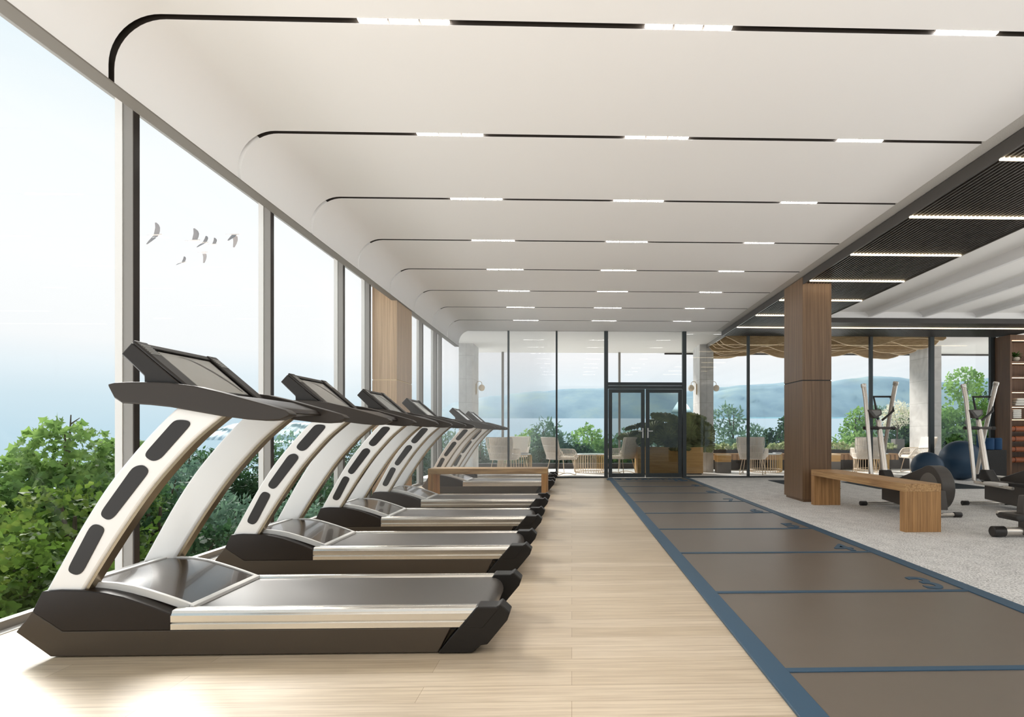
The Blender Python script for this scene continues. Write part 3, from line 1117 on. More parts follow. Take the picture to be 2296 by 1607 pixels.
# the machine cut off by the frame: an exercise bike seen from its left rear corner
o = thing('exercise_bike', 'exercise machine cut off by the photo edge, chrome floor bar with black end cap', 'exercise bike', (5.0, 5.9, 0))
b = MB().tube([(-.72, -.17, .056), (.5, -.17, .056)], .044, 18).build('floor_bar', M['silver'], o)
for a, e in ((-.765, 1), (.55, -1)):
    MB().tube([(a, -.17, .056), (a + e * .007, -.17, .056), (a + e * .123, -.17, .056), (a + e * .127, -.17, .056)], [.046, .054, .054, .048], 20).build('end_cap', M['black'], b)
MB().prism([(-.47, .02), (-.465, .14), (-.485, .20), (-.48, .30), (-.46, .42), (-.28, .42), (-.28, .02)], -.23, -.13).build('rear_support', M['graph'], o, .01)
MB().prism([(-.20, .12), (-.20, .42), (0, .55), (.16, .50), (.20, .15)], -.05, .62, 'x').build('body', M['graph'], o, .02)
MB().lathe([(.02, -.66), (.02, -.3)], c=(0, -.10, .235), n=10, axis='x').build('crank', M['silver'], o)
MB().prism([(-.665, .215), (-.652, .245), (-.55, .245), (-.53, .225), (-.55, .18), (-.635, .18)], -.37, -.08).build('pedal', M['black'], o, .012)
MB().tube([(.08, .02, .5), (.08, -.02, .82)], .03, 12).build('seat_post', M['silver'], o)
MB().ball((.1, -.05, .85), (.11, .14, .045)).build('saddle', M['black'], o)
MB().tube([(.56, .10, .46), (.56, .16, 1.02)], .03, 12).build('mast', M['silver'], o)
MB().tube([(.42, .06, 1.02), (.56, .16, 1.03), (.70, .06, 1.02)], .018, 10).build('handlebar', M['black'], o)

# ================================================================== loose things on the carpet
o = MB().ball((0, 0, .438), .438, 40, 24).build('exercise_ball', M['navy'], loc=(8.70, 12.73, 0), smooth=180)
tag(o, 'large dark blue exercise ball standing by the end glazing', 'exercise ball', 'blue exercise balls')
o = MB().ball((0, 0, .318), .318, 40, 24).build('exercise_ball', M['navy'], loc=(7.645, 12.26, 0), smooth=180)
tag(o, 'smaller dark blue exercise ball behind the flywheel of the elliptical trainer', 'exercise ball', 'blue exercise balls')
for x0, y0, x1, y1, lab in ((5.74, 10.66, 7.95, 12.20, 'wide dark exercise mat on the carpet behind the elliptical trainers'),
                            (4.32, 10.72, 5.04, 12.64, 'dark exercise mat by the walnut column with white rollers on it')):
    o = box('exercise_mat', M['floormat'], (-(x1 - x0) / 2, -(y1 - y0) / 2, 0, (x1 - x0) / 2, (y1 - y0) / 2, .009), bevel=.002, loc=((x0 + x1) / 2, (y0 + y1) / 2, 0))
    tag(o, lab, 'exercise mat', 'dark exercise mats')
o = MB().tube([(-.02, 0, .075), (0, 0, .075), (.50, 0, .075), (.52, 0, .075)], [.055, .066, .066, .055], 24).build('foam_roller', M['roller'], loc=(4.63, 12.43, 0), smooth=40)
tag(o, 'thick white foam roller lying on the dark mat by the walnut column', 'foam roller', 'white foam rollers')
o = MB().tube([(0, 0, .042), (.01, 0, .042), (.44, 0, .042), (.45, 0, .042)], [.026, .033, .033, .026], 20).build('foam_roller', M['roller'], loc=(4.76, 12.29, 0), smooth=40)
tag(o, 'thin white foam roller lying in front of the thick one by the walnut column', 'foam roller', 'white foam rollers')
o = box('woven_box', M['weave'], (-.235, -.22, 0, .235, .22, .665), bevel=.006, loc=(9.52, 12.95, 0))
tag(o, 'black woven box standing between the large blue ball and the wall shelves', 'box')
for x, y, r, h, lab in ((9.43, 12.85, .105, .27, 'blue upright roll on the black woven box, front left of three'),
                        (9.64, 12.88, .10, .27, 'blue upright roll on the black woven box, front right of three'),
                        (9.42, 13.07, .10, .36, 'blue upright roll on the black woven box, tallest and rearmost of three')):
    o = MB().lathe([(r - .012, 0), (r, .012), (r, h - .02), (r - .02, h), (.02, h - .006)], n=24).build('towel_roll', M['towelblue'], loc=(x, y, .665))
    tag(o, lab, 'rolled towel', 'blue rolls on the woven box')

# ================================================================== wall shelves at the far right
o = thing('shelf_unit', 'tall lit walnut shelf unit at the far right by the end glazing', 'shelf unit', (10.62, 13.2, 0))
box('side_panel', M['shelfwood'], (-.62, -.25, 0, -.575, .22, 3.29), o, .002)
box('side_panel', M['shelfwood'], (.575, -.25, 0, .62, .22, 3.29), o, .002)
box('back_panel', M['shelfwood'], (-.575, .19, 0, .575, .22, 3.29), o)
box('header', M['shelfwood'], (-.575, -.24, 3.17, .575, .19, 3.29), o, .002)
SH = [(2.665, .05), (2.33, .03), (1.99, .028), (1.655, .03), (1.365, .028), (.02, .04)]
for z, t in SH:
    box('shelf', M['shelfwood'], (-.575, -.235, z - t / 2, .575, .19, z + t / 2), o, .002)
for z in (3.165, 2.638, 2.312, 1.974, 1.637, 1.349):
    box('shelf_light', M['shelf_led'], (-.57, -.20, z - .010, .57, -.185, z - .001), o)
for k, z in enumerate((1.08, .85, .61, .365)):
    q = thing('rolled_mat', 'brown leather mat roll on the shelf unit, %s from the top' % ORD[k], 'rolled mat', (10.62, 13.1, z), group='brown rolls on the shelf unit')
    MB().tube([(-.56, 0, .06), (.56, 0, .06)], .06, 20).build('roll', M['leather'], q)
    for x in (-.42, .42):
        MB().tube([(x + .02 * math.cos(t * PI / 8) * 0 + (.008 if t % 2 else 0), .062 * math.cos(t * PI / 8), .06 + .062 * math.sin(t * PI / 8)) for t in range(16)], .006, 6, closed=True).build('strap', M['hood'], q)
    pk = box('peg_rail', M['shelfwood'], (-.575, .08, z - .03, .575, .19, z - .002), o)
pt = thing('potted_fern', 'small green potted fern on the top shelf of the lit unit', 'plant', (10.24, 13.1, 2.691))
MB().lathe([(.05, 0), (.085, .05), (.08, .10), (.065, .10)], n=18).build('pot', M['pot'], pt)
rng = random.Random(3)
mb = MB()
for k in range(46):
    a, el, L = rng.uniform(0, 2 * PI), rng.uniform(.2, 1.35), rng.uniform(.12, .24)
    dirv = Vector((math.cos(a) * math.cos(el), math.sin(a) * math.cos(el), math.sin(el)))
    sd = Vector((-math.sin(a), math.cos(a), 0))
    p0 = Vector((0, 0, .09))
    pm = p0 + dirv * L * .6
    pe = p0 + dirv * L + Vector((0, 0, -.06))
    w = .018
    mb.add([p0, pm + sd * w, pe, pm - sd * w], [(0, 1, 2, 3)])
mb.build('fronds', M['fern'], pt)
for k in range(3):
    q = box('folded_towel', M['towel'], (-.1, -.13, 0, .12, .13, .055), bevel=.02, seg=3, loc=(10.24 + .02 * k, 13.1, 1.672 + .058 * k))
    tag(q, 'loosely folded white towel on the upper towel shelf, %s from the bottom' % ORD[k], 'towel', 'white towels on the upper towel shelf')
for k in range(5):
    q = box('folded_towel', M['towel'], (-.11, -.13, 0, .09, .13, .040), bevel=.014, seg=3, loc=(10.20, 13.1, 1.381 + .042 * k))
    tag(q, 'neatly stacked white towel on the lower towel shelf, %s from the bottom' % ORD[k], 'towel', 'white towels on the lower towel shelf')

# ================================================================== terrace furniture
def lounge_chair(label, x, y, rz, m=None):
    """faces local +y"""
    o = thing('lounge_chair', label, 'chair', (x, y, -.006), math.radians(rz), group='woven lounge chairs on the terrace')

    def back(u, v):                       # u -1..1 across, v 0..1 up
        w = .255 + .075 * min(1, v * 1.5)
        return Vector((u * w, -.24 - .15 * v - .05 * (1 - u * u), .40 + .54 * v))

    def arm(s, u, v):                     # u 0 back .. 1 front, v 0..1 up
        top = .665 - .02 * u if u < .75 else .65 - .9 * (u - .75) ** 1.5 * 1.6
        return Vector((s * (.27 + .065 * v + .03 * math.sin(PI * u)), -.27 + .56 * u, .40 + (top - .40) * v))
    mb = MB()
    for i in range(19):
        u = -1 + 2 * i / 18
        mb.tube([back(u, v) for v in (0, .33, .66, 1)], .0095, 5)
    for v in (0, .30, .62, 1.0):
        mb.tube([back(-1 + 2 * i / 10, v) for i in range(11)], .013 if v in (0, 1.0) else .011, 6)
    for u in (-1, 1):
        mb.tube([back(u, v) for v in (0, .33, .66, 1)], .014, 6)
    mb.build('woven_back', M['wicker'], o, smooth=60)
    for s in (-1, 1):
        mb = MB()
        for i in range(17):
            u = i / 16
            mb.tube([arm(s, u, 0), arm(s, max(0, min(1, u + .06)), .5), arm(s, u, 1)], .0075, 5)
        for v in (0, .5, 1):
            mb.tube([arm(s, i / 10, v) for i in range(11)], .012 if v != .5 else .008, 6)
        mb.build('woven_arm', M['wicker'], o, smooth=60)
    MB().prism([(-.26, -.25), (.26, -.25), (.29, .18), (.22, .29), (-.22, .29), (-.29, .18)], .385, .47, 'z').build('seat_cushion', M['cushion'], o, .03, 3)
    A = [back(-.92 + 1.84 * i / 8, .04) for i in range(9)]
    vs, fs = [], []
    for i in range(9):
        u = -.92 + 1.84 * i / 8
        for v in (.08, .5, .97):
            p = back(u, v)
            vs += [p + Vector((0, .06, .02)), p + Vector((0, .125, .02))]
    for i in range(8):
        for k in range(2):
            a, b = i * 6 + k * 2, (i + 1) * 6 + k * 2
            fs += [(a, a + 2, b + 2, b), (a + 1, b + 1, b + 3, a + 3)]
        a, b = i * 6, (i + 1) * 6
        fs += [(a, b, b + 1, a + 1), (a + 4, a + 5, b + 5, b + 4)]
    for a in (0, 48):
        fs += [(a, a + 1, a + 3, a + 2), (a + 2, a + 3, a + 5, a + 4)]
    MB().add(vs, fs).build('back_cushion', M['cushion'], o, .02, 3, smooth=60)
    for sx in (-1, 1):
        for sy in (-1, 1):
            MB().tube([(sx * .22, sy * .19, .40), (sx * .285, sy * .265, .03), (sx * .285, sy * .255, .012), (sx * .27, sy * .235, .010)], .010, 8).build('leg', M['wire'], o)
        MB().tube([(sx * .272, -.238, .011), (sx * .262, -.12, .045), (sx * .260, 0, .055), (sx * .262, .12, .045), (sx * .272, .238, .011)], .009, 8).build('sled_rail', M['wire'], o)
    return o


c0 = lounge_chair('woven lounge chair with its back to the window, left end of the terrace', -1.68, 14.46, -12)
def chair_at(label, x, y, rz):
    c = copy_tree(c0)
    c.location = (x, y, -.006)
    c.rotation_euler = (0, 0, math.radians(rz))
    c['label'] = label
    return c
chair_at('woven lounge chair at the left end of the terrace facing the room', -1.55, 16.30, 176)
chair_at('woven lounge chair turned sideways, left of the wire table beside the doors', -.27, 14.60, -58)
chair_at('woven lounge chair seen through the left leaf of the glass doors', 1.27, 14.95, 52)
chair_at('woven lounge chair between the grey stone column and the walnut column', 4.60, 14.62, -26)
chair_at('woven lounge chair seen behind the arms of the elliptical trainer', 7.64, 14.82, -16)
chair_at('woven lounge chair in profile by the rightmost stone column facing left', 9.08, 15.05, 84)


def wire_table(label, x, y, R=.44, h=.475):
    o = thing('wire_table', label, 'side table', (x, y, -.006), group='round wire drum tables on the terrace')
    for k in range(40):
        a = 2 * PI * k / 40
        c, s = math.cos(a), math.sin(a)
        pts = [((R - .05) * c, (R - .05) * s, h), ((R - .008) * c, (R - .008) * s, h - .012), (R * c, R * s, h - .05), (R * c, R * s, .06), ((R - .012) * c, (R - .012) * s, .018), ((R - .06) * c, (R - .06) * s, .009)]
        MB().tube(pts, .0075, 5).build('wire', M['gold'] if c > .35 else M['wire'], o)
    for r, z in ((R - .055, h), (R, .075), (R - .06, .011)):
        MB().tube([(r * math.cos(2 * PI * k / 40), r * math.sin(2 * PI * k / 40), z) for k in range(40)], .009, 6, closed=True).build('ring', M['wire'], o)
    MB().lathe([(R - .02, h + .006), (R - .015, h + .012), (R - .015, h + .020), (R - .02, h + .025)], n=40).build('table_top', M['tabletop'], o)
    return o


w0 = wire_table('round wire table between the two chairs at the left end of the terrace', -1.50, 15.38)
for lab, x, y in (('round wire table on the terrace just left of the doors', .50, 15.45),
                  ('round wire table on the terrace between the two columns', 5.22, 15.52),
                  ('round wire table on the terrace behind the elliptical trainer', 8.20, 15.66)):
    q = copy_tree(w0)
    q.location = (x, y, -.006)
    q['label'] = lab
for x, y, lab in ((-1.26, 15.25, 'thin book on the wire table at the left end of the terrace'), (5.52, 15.42, 'thin book on the wire table between the two columns')):
    q = thing('book', lab, 'book', (x, y, .496), .3)
    box('pages', M['cushion'], (-.10, -.07, .004, .10, .068, .026), q)
    MB().box(-.104, -.074, 0, .104, .074, .004).box(-.104, -.074, .026, .104, .074, .031).box(-.104, .068, .004, .104, .074, .026).build('cover', M['navy'], q)

for x0, x1, y0, y1, lab in ((3.81, 4.17, 15.06, 15.36, 'low block table with wooden top part beside the grey stone column'),
                            (6.66, 7.14, 15.20, 15.60, 'low block table with wooden top part just right of the walnut column')):
    q = thing('block_table', lab, 'low table', ((x0 + x1) / 2, (y0 + y1) / 2, -.006), group='low block tables')
    a, b = (x1 - x0) / 2, (y1 - y0) / 2
    box('base', M['stonebox'], (-a, -b, 0, a, b, .29), q, .004)
    box('wooden_body', M['planter_wood'], (-a, -b, .29, a, b, .46), q, .004)
    box('top', M['canopy_edge'], (-a - .004, -b - .004, .46, a + .004, b + .004, .49), q, .003)

# timber planter with large-leaved plants behind the doors
q = thing('wooden_planter', 'large oak planter box on the terrace behind the right door leaf', 'planter', (2.49, 14.93, -.006))
mb = MB().box(-.83, -.36, .03, .83, -.33, .69).box(-.83, .33, .03, .83, .36, .69).box(-.83, -.33, .03, -.80, .33, .69).box(.80, -.33, .03, .83, .33, .69)
mb.build('box_walls', M['planter_wood'], q, .002)
box('soil', M['kerb'], (-.80, -.33, .03, .80, .33, .63), q)
box('plinth', M['kerb'], (-.80, -.33, 0, .80, .33, .03), q)


# centre of the blade, its two half-axes (across, along) and the way it faces
LEAVES = [((-.78, -.10, 1.25), .30, .13, (-.3, -.5, .9)), ((-.95, -.05, 1.00), .30, .15, (-.2, -.8, .8)), ((-.55, -.25, .92), .26, .22, (-.2, -1, .4)), ((-.62, .10, 1.10), .26, .12, (0, -.5, 1)),
          ((.05, .05, 1.50), .42, .20, (.1, -.7, .8)), ((.02, -.28, 1.02), .40, .34, (-.15, -1, .35)), ((.62, -.20, 1.18), .46, .40, (.1, -1, .45)), ((.98, .05, 1.36), .34, .22, (.4, -.6, .8)),
          ((1.05, -.20, 1.04), .30, .32, (.4, -1, .25)), ((.30, -.34, .84), .42, .26, (0, -1, .5)), ((.95, -.28, .78), .36, .22, (.3, -1, .4)), ((.85, .20, 1.52), .32, .18, (.2, -.6, .9)),
          ((-.30, -.10, 1.22), .30, .20, (-.3, -.8, .6)), ((-.20, .25, 1.40), .26, .14, (-.1, -.4, 1))]
q = thing('large_leaved_plant', 'dark large-leaved plant spreading from the oak planter behind the doors', 'plant', (2.40, 14.93, .0))
for c, w, l, nrm in LEAVES:
    c, nrm = Vector(c), Vector(nrm).normalized()
    sd = Vector((1, 0, -.12 if c.x > 0 else .12))
    sd = (sd - nrm * sd.dot(nrm)).normalized()
    up = nrm.cross(sd).normalized()
    if up.z < 0: up = -up
    n, vs = 44, [c - up * l * .35]
    for r in range(1, 6):
        for k in range(n):
            a = 2 * PI * k / n
            rad = r / 5
            rr = 1 + .05 * math.sin(5 * a + c.x * 9) + .03 * math.sin(11 * a)
            p = c + sd * math.sin(a) * w * rad * rr + up * math.cos(a) * l * rad * rr
            p -= up * l * .35 * (1 - rad)
            p += nrm * ((.5 - (k % 2)) * .030 * rad - .16 * w * rad * rad)
            vs.append(p)
    fs = [(0, 1 + k, 1 + (k + 1) % n) for k in range(n)]
    for r in range(4):
        for k in range(n):
            a, b = 1 + r * n + k, 1 + r * n + (k + 1) % n
            fs.append((a, b, b + n, a + n))
    MB().add(vs, fs).build('leaf_blade', M['bigleaf'], q, smooth=12)
    root = Vector((c.x * .55, min(.25, max(-.2, c.y + .12)), .60))
    MB().tube([root, root.lerp(c, .55) + Vector((0, .06, .05)), c - up * l * .3], .013, 6).build('stalk', M['bigleaf'], q)

# long dark planter with a slatted bench and pale shrubs
q = thing('long_planter', 'long dark planter along the right edge of the terrace', 'planter', (8.4, 16.87, -.006))
mb = MB().box(-4.5, -.165, 0, 4.5, -.14, .57).box(-4.5, .14, 0, 4.5, .165, .57).box(-4.5, -.14, 0, -4.47, .14, .57).box(4.47, -.14, 0, 4.5, .14, .57)
mb.build('box_walls', M['planter_dark'], q, .003)
box('soil', M['ground'], (-4.47, -.14, 0, 4.47, .14, .53), q)
q = thing('terrace_bench', 'long slatted wooden bench in front of the dark terrace planter', 'bench', (6.65, 16.48, -.006))
box('seat', M['teak'], (-2.65, -.20, .43, 2.65, .20, .466), q, .004)
mb = MB().box(-2.63, -.165, .29, 2.63, -.14, .43)
for k in range(40):
    x = -2.62 + k * .1335
    mb.box(x, -.195, .285, x + .085, -.165, .43)
mb.build('slatted_front', M['teak'], q, .0)
for x in (-2.2, -.7, .8, 2.2):
    box('leg', M['kerb'], (x - .3, -.12, 0, x + .3, .15, .43), q, .004)


def rose_leafball(n, r, rng, leaf=.09):
    vs, fs = [], []
    for k in range(n):
        a, el = rng.uniform(0, 2 * PI), rng.uniform(-.15, 1.5)
        d = Vector((math.cos(a) * math.cos(el), math.sin(a) * math.cos(el), math.sin(el)))
        p = d * r * rng.uniform(.6, 1.0)
        p.z = p.z * .8 + .04
        t = Vector((rng.uniform(-1, 1), rng.uniform(-1, 1), rng.uniform(0, 1))).normalized()
        s = d.cross(t).normalized()
        u = (d * .4 + t).normalized()
        L = leaf * rng.uniform(.7, 1.2)
        i = len(vs)
        vs += [p, p + u * L * .5 + s * L * .42, p + u * L, p + u * L * .5 - s * L * .42]
        fs += [(i, i + 1, i + 2, i + 3)]
    return MB().add(vs, fs)


rng = random.Random(11)
NUM = ORD + ['ninth', 'tenth', 'eleventh', 'twelfth', 'thirteenth', 'fourteenth', 'fifteenth', 'sixteenth', 'seventeenth', 'eighteenth']
for k in range(16):
    q = thing('pale_shrub', 'pale green leafy shrub in the dark terrace planter, %s from the grey column' % NUM[k], 'shrub',
              (4.10 + k * .355 + rng.uniform(-.04, .04), 16.87, .522), group='pale shrubs in the long planter')
    rose_leafball(110, .20 + rng.uniform(-.03, .03), rng).build('leaves', M['cabbage'], q, smooth=0)
    MB().tube([(0, 0, .0), (0, 0, .12)], .012, 6).build('stem', M['bark'], q)

# hanging felt canopy under the terrace roof
q = thing('ceiling_canopy', 'brown felt ceiling canopy of wavy hanging baffles over the right of the terrace', 'canopy', (6.4, 15.2, 3.0))
rng = random.Random(5)
for k in range(8):
    y = 13.78 + .38 * k - 15.2
    x0, x1 = -2.75, 2.65 + .06 * k
    ph = [0, 1.9, .8, 2.9, 1.3, .2, 2.2, .9][k]
    top, bot, edge = [], [], []
    for i in range(73):
        x = x0 + (x1 - x0) * i / 72
        w = .5 + .5 * math.sin(x * 2.5 + ph)
        w = w * w * (3 - 2 * w)
        e = min(1, min(i, 72 - i) / 5)
        dz = (.07 + (.20 if k < 7 else .17) * w) * (.35 + .65 * e ** .5)
        top.append((x, .412))
        bot.append((x, .412 - dz))
        edge.append((x, .412 - dz - .008))
    b = MB().band(top, bot, y - .02, y + .02).build('baffle', M['canopy'], q, smooth=30)
    MB().band(bot, edge, y - .022, y + .022).build('edge_strip', M['canopy_edge'], b, smooth=30)
box('side_frame', M['mullion'], (-2.80, -1.60, .33, -2.76, 1.65, .418), q)

# ================================================================== trees
LEAF = {
    'maple': [(0, 0), (.18, .12), (.48, .10), (.36, .30), (.62, .52), (.30, .56), (.18, .72), (0, 1.05), (-.18, .72), (-.30, .56), (-.62, .52), (-.36, .30), (-.48, .10), (-.18, .12)],
    'oval': [(0, 0), (.16, .3), (.15, .62), (0, 1), (-.15, .62), (-.16, .3)],
    'rough': [(0, 0), (.34, .25), (.22, .55), (.36, .8), (0, 1.05), (-.36, .8), (-.22, .55), (-.34, .25)],
}


def crown(name, blobs, n, size, shape, m, parent, seed, tuft=0):
    """leaves scattered on and inside a few ellipsoids; one mesh"""
    r = np.random.default_rng(seed)
    B = np.array(blobs, float)                              # x y z rx ry rz
    wt = B[:, 3] * B[:, 5]
    pick = r.choice(len(B), n, p=wt / wt.sum())
    d = r.normal(size=(n, 3))
    d /= np.linalg.norm(d, axis=1)[:, None]
    rad = r.uniform(.55, 1.06, n) ** .6
    lump = 1 + .16 * np.sin(d[:, 0] * 7 + pick) * np.sin(d[:, 2] * 6 + 2 * pick) + .10 * np.sin(d[:, 1] * 11)
    c = B[pick, :3] + d * B[pick, 3:] * (rad * lump)[:, None]
    ax = r.normal(size=(n, 3)) + d * .9 + np.array([0, 0, -.1 if tuft == 0 else .5])
    ax /= np.linalg.norm(ax, axis=1)[:, None]
    nn = r.normal(size=(n, 3)) + d * .8 + np.array([0, 0, .6])
    sd = np.cross(ax, nn)
    sd /= np.linalg.norm(sd, axis=1)[:, None] + 1e-9
    sh = np.array(LEAF[shape])
    k = len(sh)
    sc = size * r.uniform(.6, 1.25, n)
    up = np.cross(sd, ax)
    P = c[:, None, :] + (sd[:, None, :] * sh[None, :, 0:1] + ax[:, None, :] * sh[None, :, 1:2] - up[:, None, :] * (np.abs(sh[None, :, 0:1]) * .35)) * sc[:, None, None]
    P = P.reshape(-1, 3)
    me = bpy.data.meshes.new(name)
    me.vertices.add(n * k)
    me.vertices.foreach_set('co', P.astype(np.float32).ravel())
    me.loops.add(n * k)
    me.loops.foreach_set('vertex_index', np.arange(n * k, dtype=np.int32))
    me.polygons.add(n)
    me.polygons.foreach_set('loop_start', np.arange(0, n * k, k, dtype=np.int32))
    me.polygons.foreach_set('loop_total', np.full(n, k, dtype=np.int32))
    me.update(calc_edges=True)
    me.validate()
    me.materials.append(m)
    o = bpy.data.objects.new(name, me)
    COL.objects.link(o)
    o.parent = parent
    return o


def tree(label, x, y, ztop, rx, shape, size, n, m, seed, zbot=-2.4, group=None, name='tree', base=-5.0, twig=False):
    o = thing(name, label, 'tree', (x, y, base), group=group)
    r = random.Random(seed)
    h = ztop - zbot
    cz = (ztop + zbot) / 2 - base
    blobs = [(0, 0, cz - h * .1, rx, rx, h * .40)]
    for k in range(7):
        a = r.uniform(0, 2 * PI)
        q_ = r.uniform(.3, .75)
        s = r.uniform(.34, .55)
        z = cz + h * r.uniform(-.28, .26)
        blobs.append((math.cos(a) * rx * q_, math.sin(a) * rx * q_, z, rx * s, rx * s, min(h * .28, rx * s * 1.1)))
    blobs.append((r.uniform(-.2, .2) * rx, 0, ztop - base - rx * .34, rx * .42, rx * .42, rx * .36))
    crown('foliage', blobs, n, size, shape, m, o, seed)
    mb = MB().tube([(0, 0, 0), (.05, 0, cz * .5), (-.04, .03, cz), (.02, 0, ztop - base - .3)], [.13, .10, .07, .015], 8)
    for b in blobs[1:]:
        mb.tube([(0, 0, b[2] - rx * .5), (b[0] * .6, b[1] * .6, b[2] - .1), (b[0], b[1], b[2] + b[5] * .6)], [.04, .025, .008], 6)
    if twig:
        mb.tube([(.02, 0, ztop - base - .5), (.05, 0, ztop - base + .12)], [.02, .006], 6)
        mb.tube([(.045, 0, ztop - base), (.16, 0, ztop - base + .08)], [.010, .004], 6)
    mb.build('trunk', M['bark'], o)
    return o


GL = 'trees on the slope outside the left windows'
GT = 'trees beyond the terrace'
tree('broad maple tree with a bare twig on top, outside the first left window', -6.45, 7.6, 1.16, 1.05, 'maple', .105, 8500, M['maple'], 1, group=GL, twig=True, zbot=-1.4)
tree('light green maple tree at the extreme left edge of the view', -7.3, 6.6, 1.02, 1.1, 'maple', .105, 8500, M['maple'], 2, group=GL, zbot=-1.6)
tree('small maple tree beside the first window mullion', -6.62, 8.75, .98, .55, 'maple', .13, 1700, M['maple'], 3, group=GL, zbot=-.6)
tree('low olive-green bush in the left corner of the first window', -4.9, 4.9, .42, 1.15, 'rough', .09, 9000, M['olive'], 4, group=GL, zbot=-2.6)
tree('low yellow-green bush in the lower middle of the first window', -5.2, 6.2, .48, 1.05, 'rough', .09, 9000, M['olive'], 5, group=GL, zbot=-2.4)
tree('dense green bush low behind the first treadmill upright', -5.3, 7.6, .40, 1.15, 'rough', .10, 8500, M['deep'], 6, group=GL, zbot=-2.6)
for k, (x, y, z, rx, lab) in enumerate((
        (-7.5, 10.6, .74, 1.25, 'dark green tree between the first and second window mullions, nearest of the dark row'),
        (-8.3, 12.8, .86, 1.3, 'dark green tree second in the dark row outside the left windows'),
        (-7.1, 13.6, .72, 1.3, 'dark green tree behind the second window mullion'),
        (-7.4, 15.4, 1.0, 1.4, 'dark green tree between the second and third window mullions'),
        (-6.9, 17.4, .92, 1.4, 'dark green tree outside the third left window mullion'),
        (-6.4, 19.6, .95, 1.4, 'dark green tree seen just left of the pale wooden column'),
        (-5.6, 10.0, -.10, 1.2, 'low dark bush under the window behind the first two treadmills'),
        (-5.5, 12.6, -.05, 1.3, 'low dark bush under the window behind the third treadmill'))):
    tree(lab, x, y, z, rx * 1.18, 'oval', .135, 12000, M['deep'] if k % 3 else M['haze'], 20 + k, group=GL, zbot=-2.6)
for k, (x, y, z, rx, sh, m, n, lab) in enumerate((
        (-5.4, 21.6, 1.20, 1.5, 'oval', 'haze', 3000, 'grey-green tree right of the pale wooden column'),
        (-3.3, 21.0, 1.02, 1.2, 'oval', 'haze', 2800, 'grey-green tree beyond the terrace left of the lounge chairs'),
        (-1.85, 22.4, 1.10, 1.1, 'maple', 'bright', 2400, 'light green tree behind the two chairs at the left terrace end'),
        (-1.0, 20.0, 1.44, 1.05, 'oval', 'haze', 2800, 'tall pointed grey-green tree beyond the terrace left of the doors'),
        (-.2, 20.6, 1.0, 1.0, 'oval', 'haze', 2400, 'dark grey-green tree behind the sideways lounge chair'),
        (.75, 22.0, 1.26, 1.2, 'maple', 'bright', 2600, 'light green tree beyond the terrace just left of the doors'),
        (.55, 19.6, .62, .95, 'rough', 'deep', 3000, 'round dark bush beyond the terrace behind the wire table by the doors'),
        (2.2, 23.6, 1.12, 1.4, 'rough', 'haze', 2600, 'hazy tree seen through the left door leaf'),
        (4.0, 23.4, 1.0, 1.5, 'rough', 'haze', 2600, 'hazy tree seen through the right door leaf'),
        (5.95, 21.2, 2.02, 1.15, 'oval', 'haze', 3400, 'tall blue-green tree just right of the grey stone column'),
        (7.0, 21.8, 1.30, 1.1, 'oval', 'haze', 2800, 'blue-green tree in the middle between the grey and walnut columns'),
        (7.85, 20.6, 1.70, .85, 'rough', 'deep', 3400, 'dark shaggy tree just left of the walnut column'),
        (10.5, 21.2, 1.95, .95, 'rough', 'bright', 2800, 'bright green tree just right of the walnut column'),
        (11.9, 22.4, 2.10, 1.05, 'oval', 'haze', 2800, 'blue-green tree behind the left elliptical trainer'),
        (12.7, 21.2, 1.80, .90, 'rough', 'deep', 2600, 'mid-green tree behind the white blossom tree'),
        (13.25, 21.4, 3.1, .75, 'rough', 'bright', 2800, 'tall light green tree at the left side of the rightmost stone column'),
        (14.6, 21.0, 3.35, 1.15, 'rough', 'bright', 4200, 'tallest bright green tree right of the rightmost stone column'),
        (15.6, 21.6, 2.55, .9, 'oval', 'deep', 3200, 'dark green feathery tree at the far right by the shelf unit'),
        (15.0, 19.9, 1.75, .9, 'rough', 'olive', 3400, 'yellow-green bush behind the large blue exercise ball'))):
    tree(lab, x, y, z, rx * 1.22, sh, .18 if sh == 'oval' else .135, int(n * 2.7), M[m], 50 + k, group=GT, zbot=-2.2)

# small white blossom tree in a grey pot standing on the planter
q = thing('blossom_tree', 'small white blossom tree at the rightmost stone column', 'tree', (9.62, 16.88, .522))
MB().box(-.12, -.12, 0, .16, .12, .34).build('pot', M['stonebox'], q, .006)
crown('blossom', [(0, 0, 1.02, .42, .40, .30), (-.25, 0, .88, .26, .26, .2), (.2, .05, 1.2, .25, .25, .22), (-.05, 0, 1.28, .2, .2, .18)], 1500, .075, 'oval', M['blossom'], q, 99)
mb = MB().tube([(0, 0, .33), (.01, 0, .6), (0, 0, .9)], [.022, .018, .012], 7)
for dx, dz in ((-.28, .95), (.2, 1.15), (-.1, 1.25), (.3, .95)):
    mb.tube([(0, 0, .6), (dx * .5, 0, .6 + (dz - .6) * .55), (dx, .02, dz)], [.012, .009, .004], 6)
mb.build('trunk', M['bark'], q)

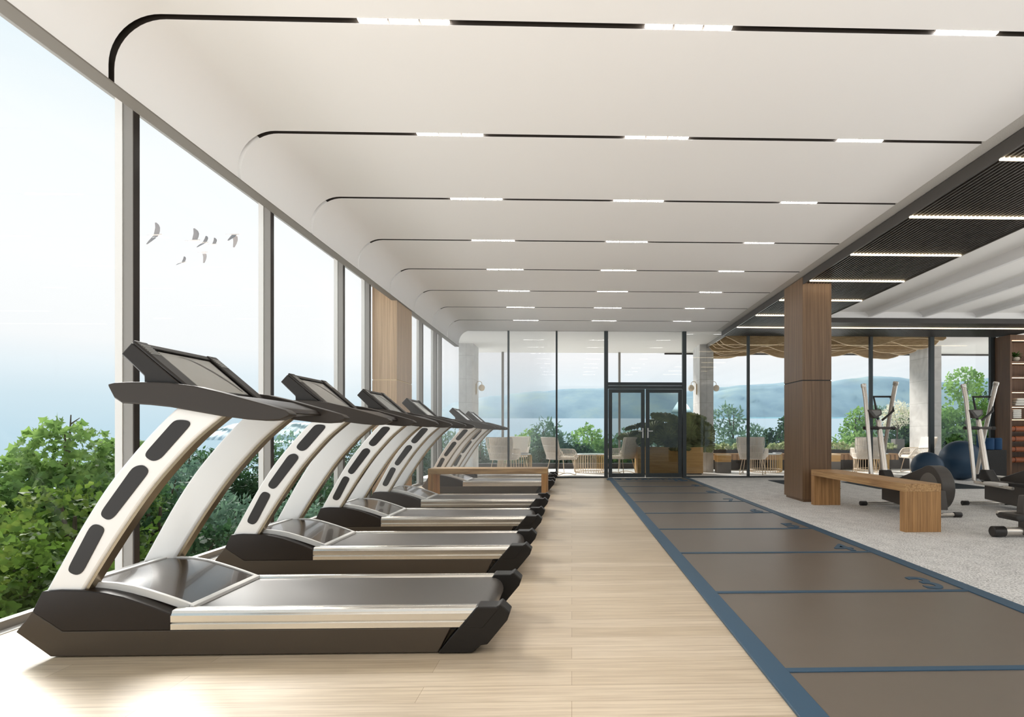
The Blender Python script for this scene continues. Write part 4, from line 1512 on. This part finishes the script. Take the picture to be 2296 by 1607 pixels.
# ================================================================== far hills and birds
def hill(pts, y, depth, zb, m, seed):
    """ridge polyline (x, z) given a long slope towards the viewer"""
    r = random.Random(seed)
    n, rows = 120, 9
    xs = [pts[0][0] + (pts[-1][0] - pts[0][0]) * i / n for i in range(n + 1)]
    vs, fs = [], []
    for i, x in enumerate(xs):
        for (xa, za), (xb, zb_) in zip(pts, pts[1:]):
            if xa <= x <= xb:
                t = (x - xa) / (xb - xa)
                t = t * t * (3 - 2 * t)
                zr = za + (zb_ - za) * t
                break
        for j in range(rows):
            t = j / (rows - 1)
            wob = math.sin(x * .11 + j) * .6 + math.sin(x * .31 + 2.1 * j) * .3 + r.uniform(-.3, .3)
            vs.append((x, y + depth * t + (wob * 3 if 0 < j < rows - 1 else 0), zb + (zr - zb) * t ** .8 + wob * .5 * (t > 0)))
        vs.append((x, y + depth * 2, zb * (y + depth * 2) / y + (2.5 if zb > 5 else -2)))
    R = rows + 1
    for i in range(n):
        for j in range(R - 1):
            a = i * R + j
            fs.append((a, a + R, a + R + 1, a + 1))
    return struct(MB().add(vs, fs).build('hill', m, smooth=180))


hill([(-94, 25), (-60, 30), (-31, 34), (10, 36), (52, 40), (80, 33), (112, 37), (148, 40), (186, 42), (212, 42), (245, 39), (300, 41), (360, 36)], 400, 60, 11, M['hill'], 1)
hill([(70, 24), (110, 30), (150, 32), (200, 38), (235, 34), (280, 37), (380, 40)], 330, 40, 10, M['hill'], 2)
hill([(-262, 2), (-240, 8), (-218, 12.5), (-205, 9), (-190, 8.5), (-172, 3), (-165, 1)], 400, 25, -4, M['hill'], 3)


def bird(label, x, y, z, size, wl_, wr, yaw, pitch=0):
    """wl_, wr: lift angle of the left and right wing in degrees"""
    o = thing('bird', label, 'bird', (x, y, z), math.radians(yaw), group='birds in the sky')
    o.rotation_euler = (0, math.radians(pitch), math.radians(yaw))
    s = size
    MB().tube([(-.30 * s, 0, 0), (-.2 * s, 0, .0), (-.06 * s, 0, -.01 * s), (.10 * s, 0, -.01 * s), (.19 * s, 0, .015 * s), (.235 * s, 0, .02 * s), (.275 * s, 0, .012 * s)],
              [.008 * s, .028 * s, .058 * s, .062 * s, .036 * s, .033 * s, .006 * s], 10).build('body', M['bird_white'], o, smooth=80)
    vs = [(-.28 * s, -.02 * s, .004), (-.28 * s, .02 * s, .004), (-.40 * s, .06 * s, 0), (-.40 * s, -.06 * s, 0)]
    vs += [(a, b, c - .008 * s) for a, b, c in vs]
    MB().add(vs, [(0, 1, 2, 3), (7, 6, 5, 4), (0, 4, 5, 1), (1, 5, 6, 2), (2, 6, 7, 3), (3, 7, 4, 0)]).build('tail', M['bird_grey'], o)
    for sd, ang in ((1, wl_), (-1, wr)):
        a = math.radians(ang)
        vs = []
        for t, ch, off, bend in ((0, .24, 0, 0), (.25, .26, .03, .03), (.5, .23, .03, .04), (.75, .18, -.02, .02), (1, .08, -.10, -.03)):
            l = t * .62 * s
            yy, zz = sd * (l * math.cos(a)), l * math.sin(a) + bend * s
            for xx, th in ((off + ch * .5, 0), (off - ch * .5, 0), (off - ch * .4, .012), (off + ch * .4, .016)):
                vs.append((xx * s, yy, zz + th * s * (1 - .7 * t)))
        fs = [(0, 1, 2, 3), (19, 18, 17, 16)]
        for i in range(4):
            for k in range(4):
                fs.append((4 * i + k, 4 * i + (k + 1) % 4, 4 * i + 4 + (k + 1) % 4, 4 * i + 4 + k))
        MB().add(vs, fs).build('wing', M['bird_grey'], o, smooth=50)
    return o


BX = [(-21.05, 11.06, 1.15, 82, -52, 0, 'grey bird with wings spread up and down, leftmost of the flock'),
      (-19.15, 10.80, 1.15, 74, 100, 0, 'pale bird with one tall raised wing, second from the left of the upper birds'),
      (-18.66, 10.70, .82, 62, -40, 0, 'small pale bird in the middle of the flock, right of the tall-winged bird'),
      (-18.19, 10.62, .70, 64, 110, 0, 'small pale bird with raised wing, just left of the brownish bird'),
      (-17.17, 11.12, .95, -72, -44, 12, 'brownish bird with lowered wings, rightmost of the flock'),
      (-18.68, 10.20, .78, -78, -100, 0, 'pale bird with wings pointing down, below the middle of the flock'),
      (-19.72, 9.69, .66, 66, -30, 0, 'small grey bird flying lowest of the flock')]
for x, z, s, a, b, yaw, lab in BX:
    bird(lab, x, 30.0, z, s, a, b, yaw - 6)

# ================================================================== bright haze by the windows
hm = bpy.data.materials.new('window_haze')
hm.use_nodes = True
hn = hm.node_tree.nodes
hn.remove(hn['Principled BSDF'])
vsn = hn.new('ShaderNodeVolumeScatter')
vsn.inputs['Density'].default_value = .034
vsn.inputs['Anisotropy'].default_value = .62
vsn.inputs['Color'].default_value = (1, .985, .96, 1)
hm.node_tree.links.new(vsn.outputs[0], hn['Material Output'].inputs['Volume'])
hz = box('haze', hm, (-2.55, 5.8, .02, -.4, 13.4, 3.03), smooth=0)
hz['kind'] = 'stuff'
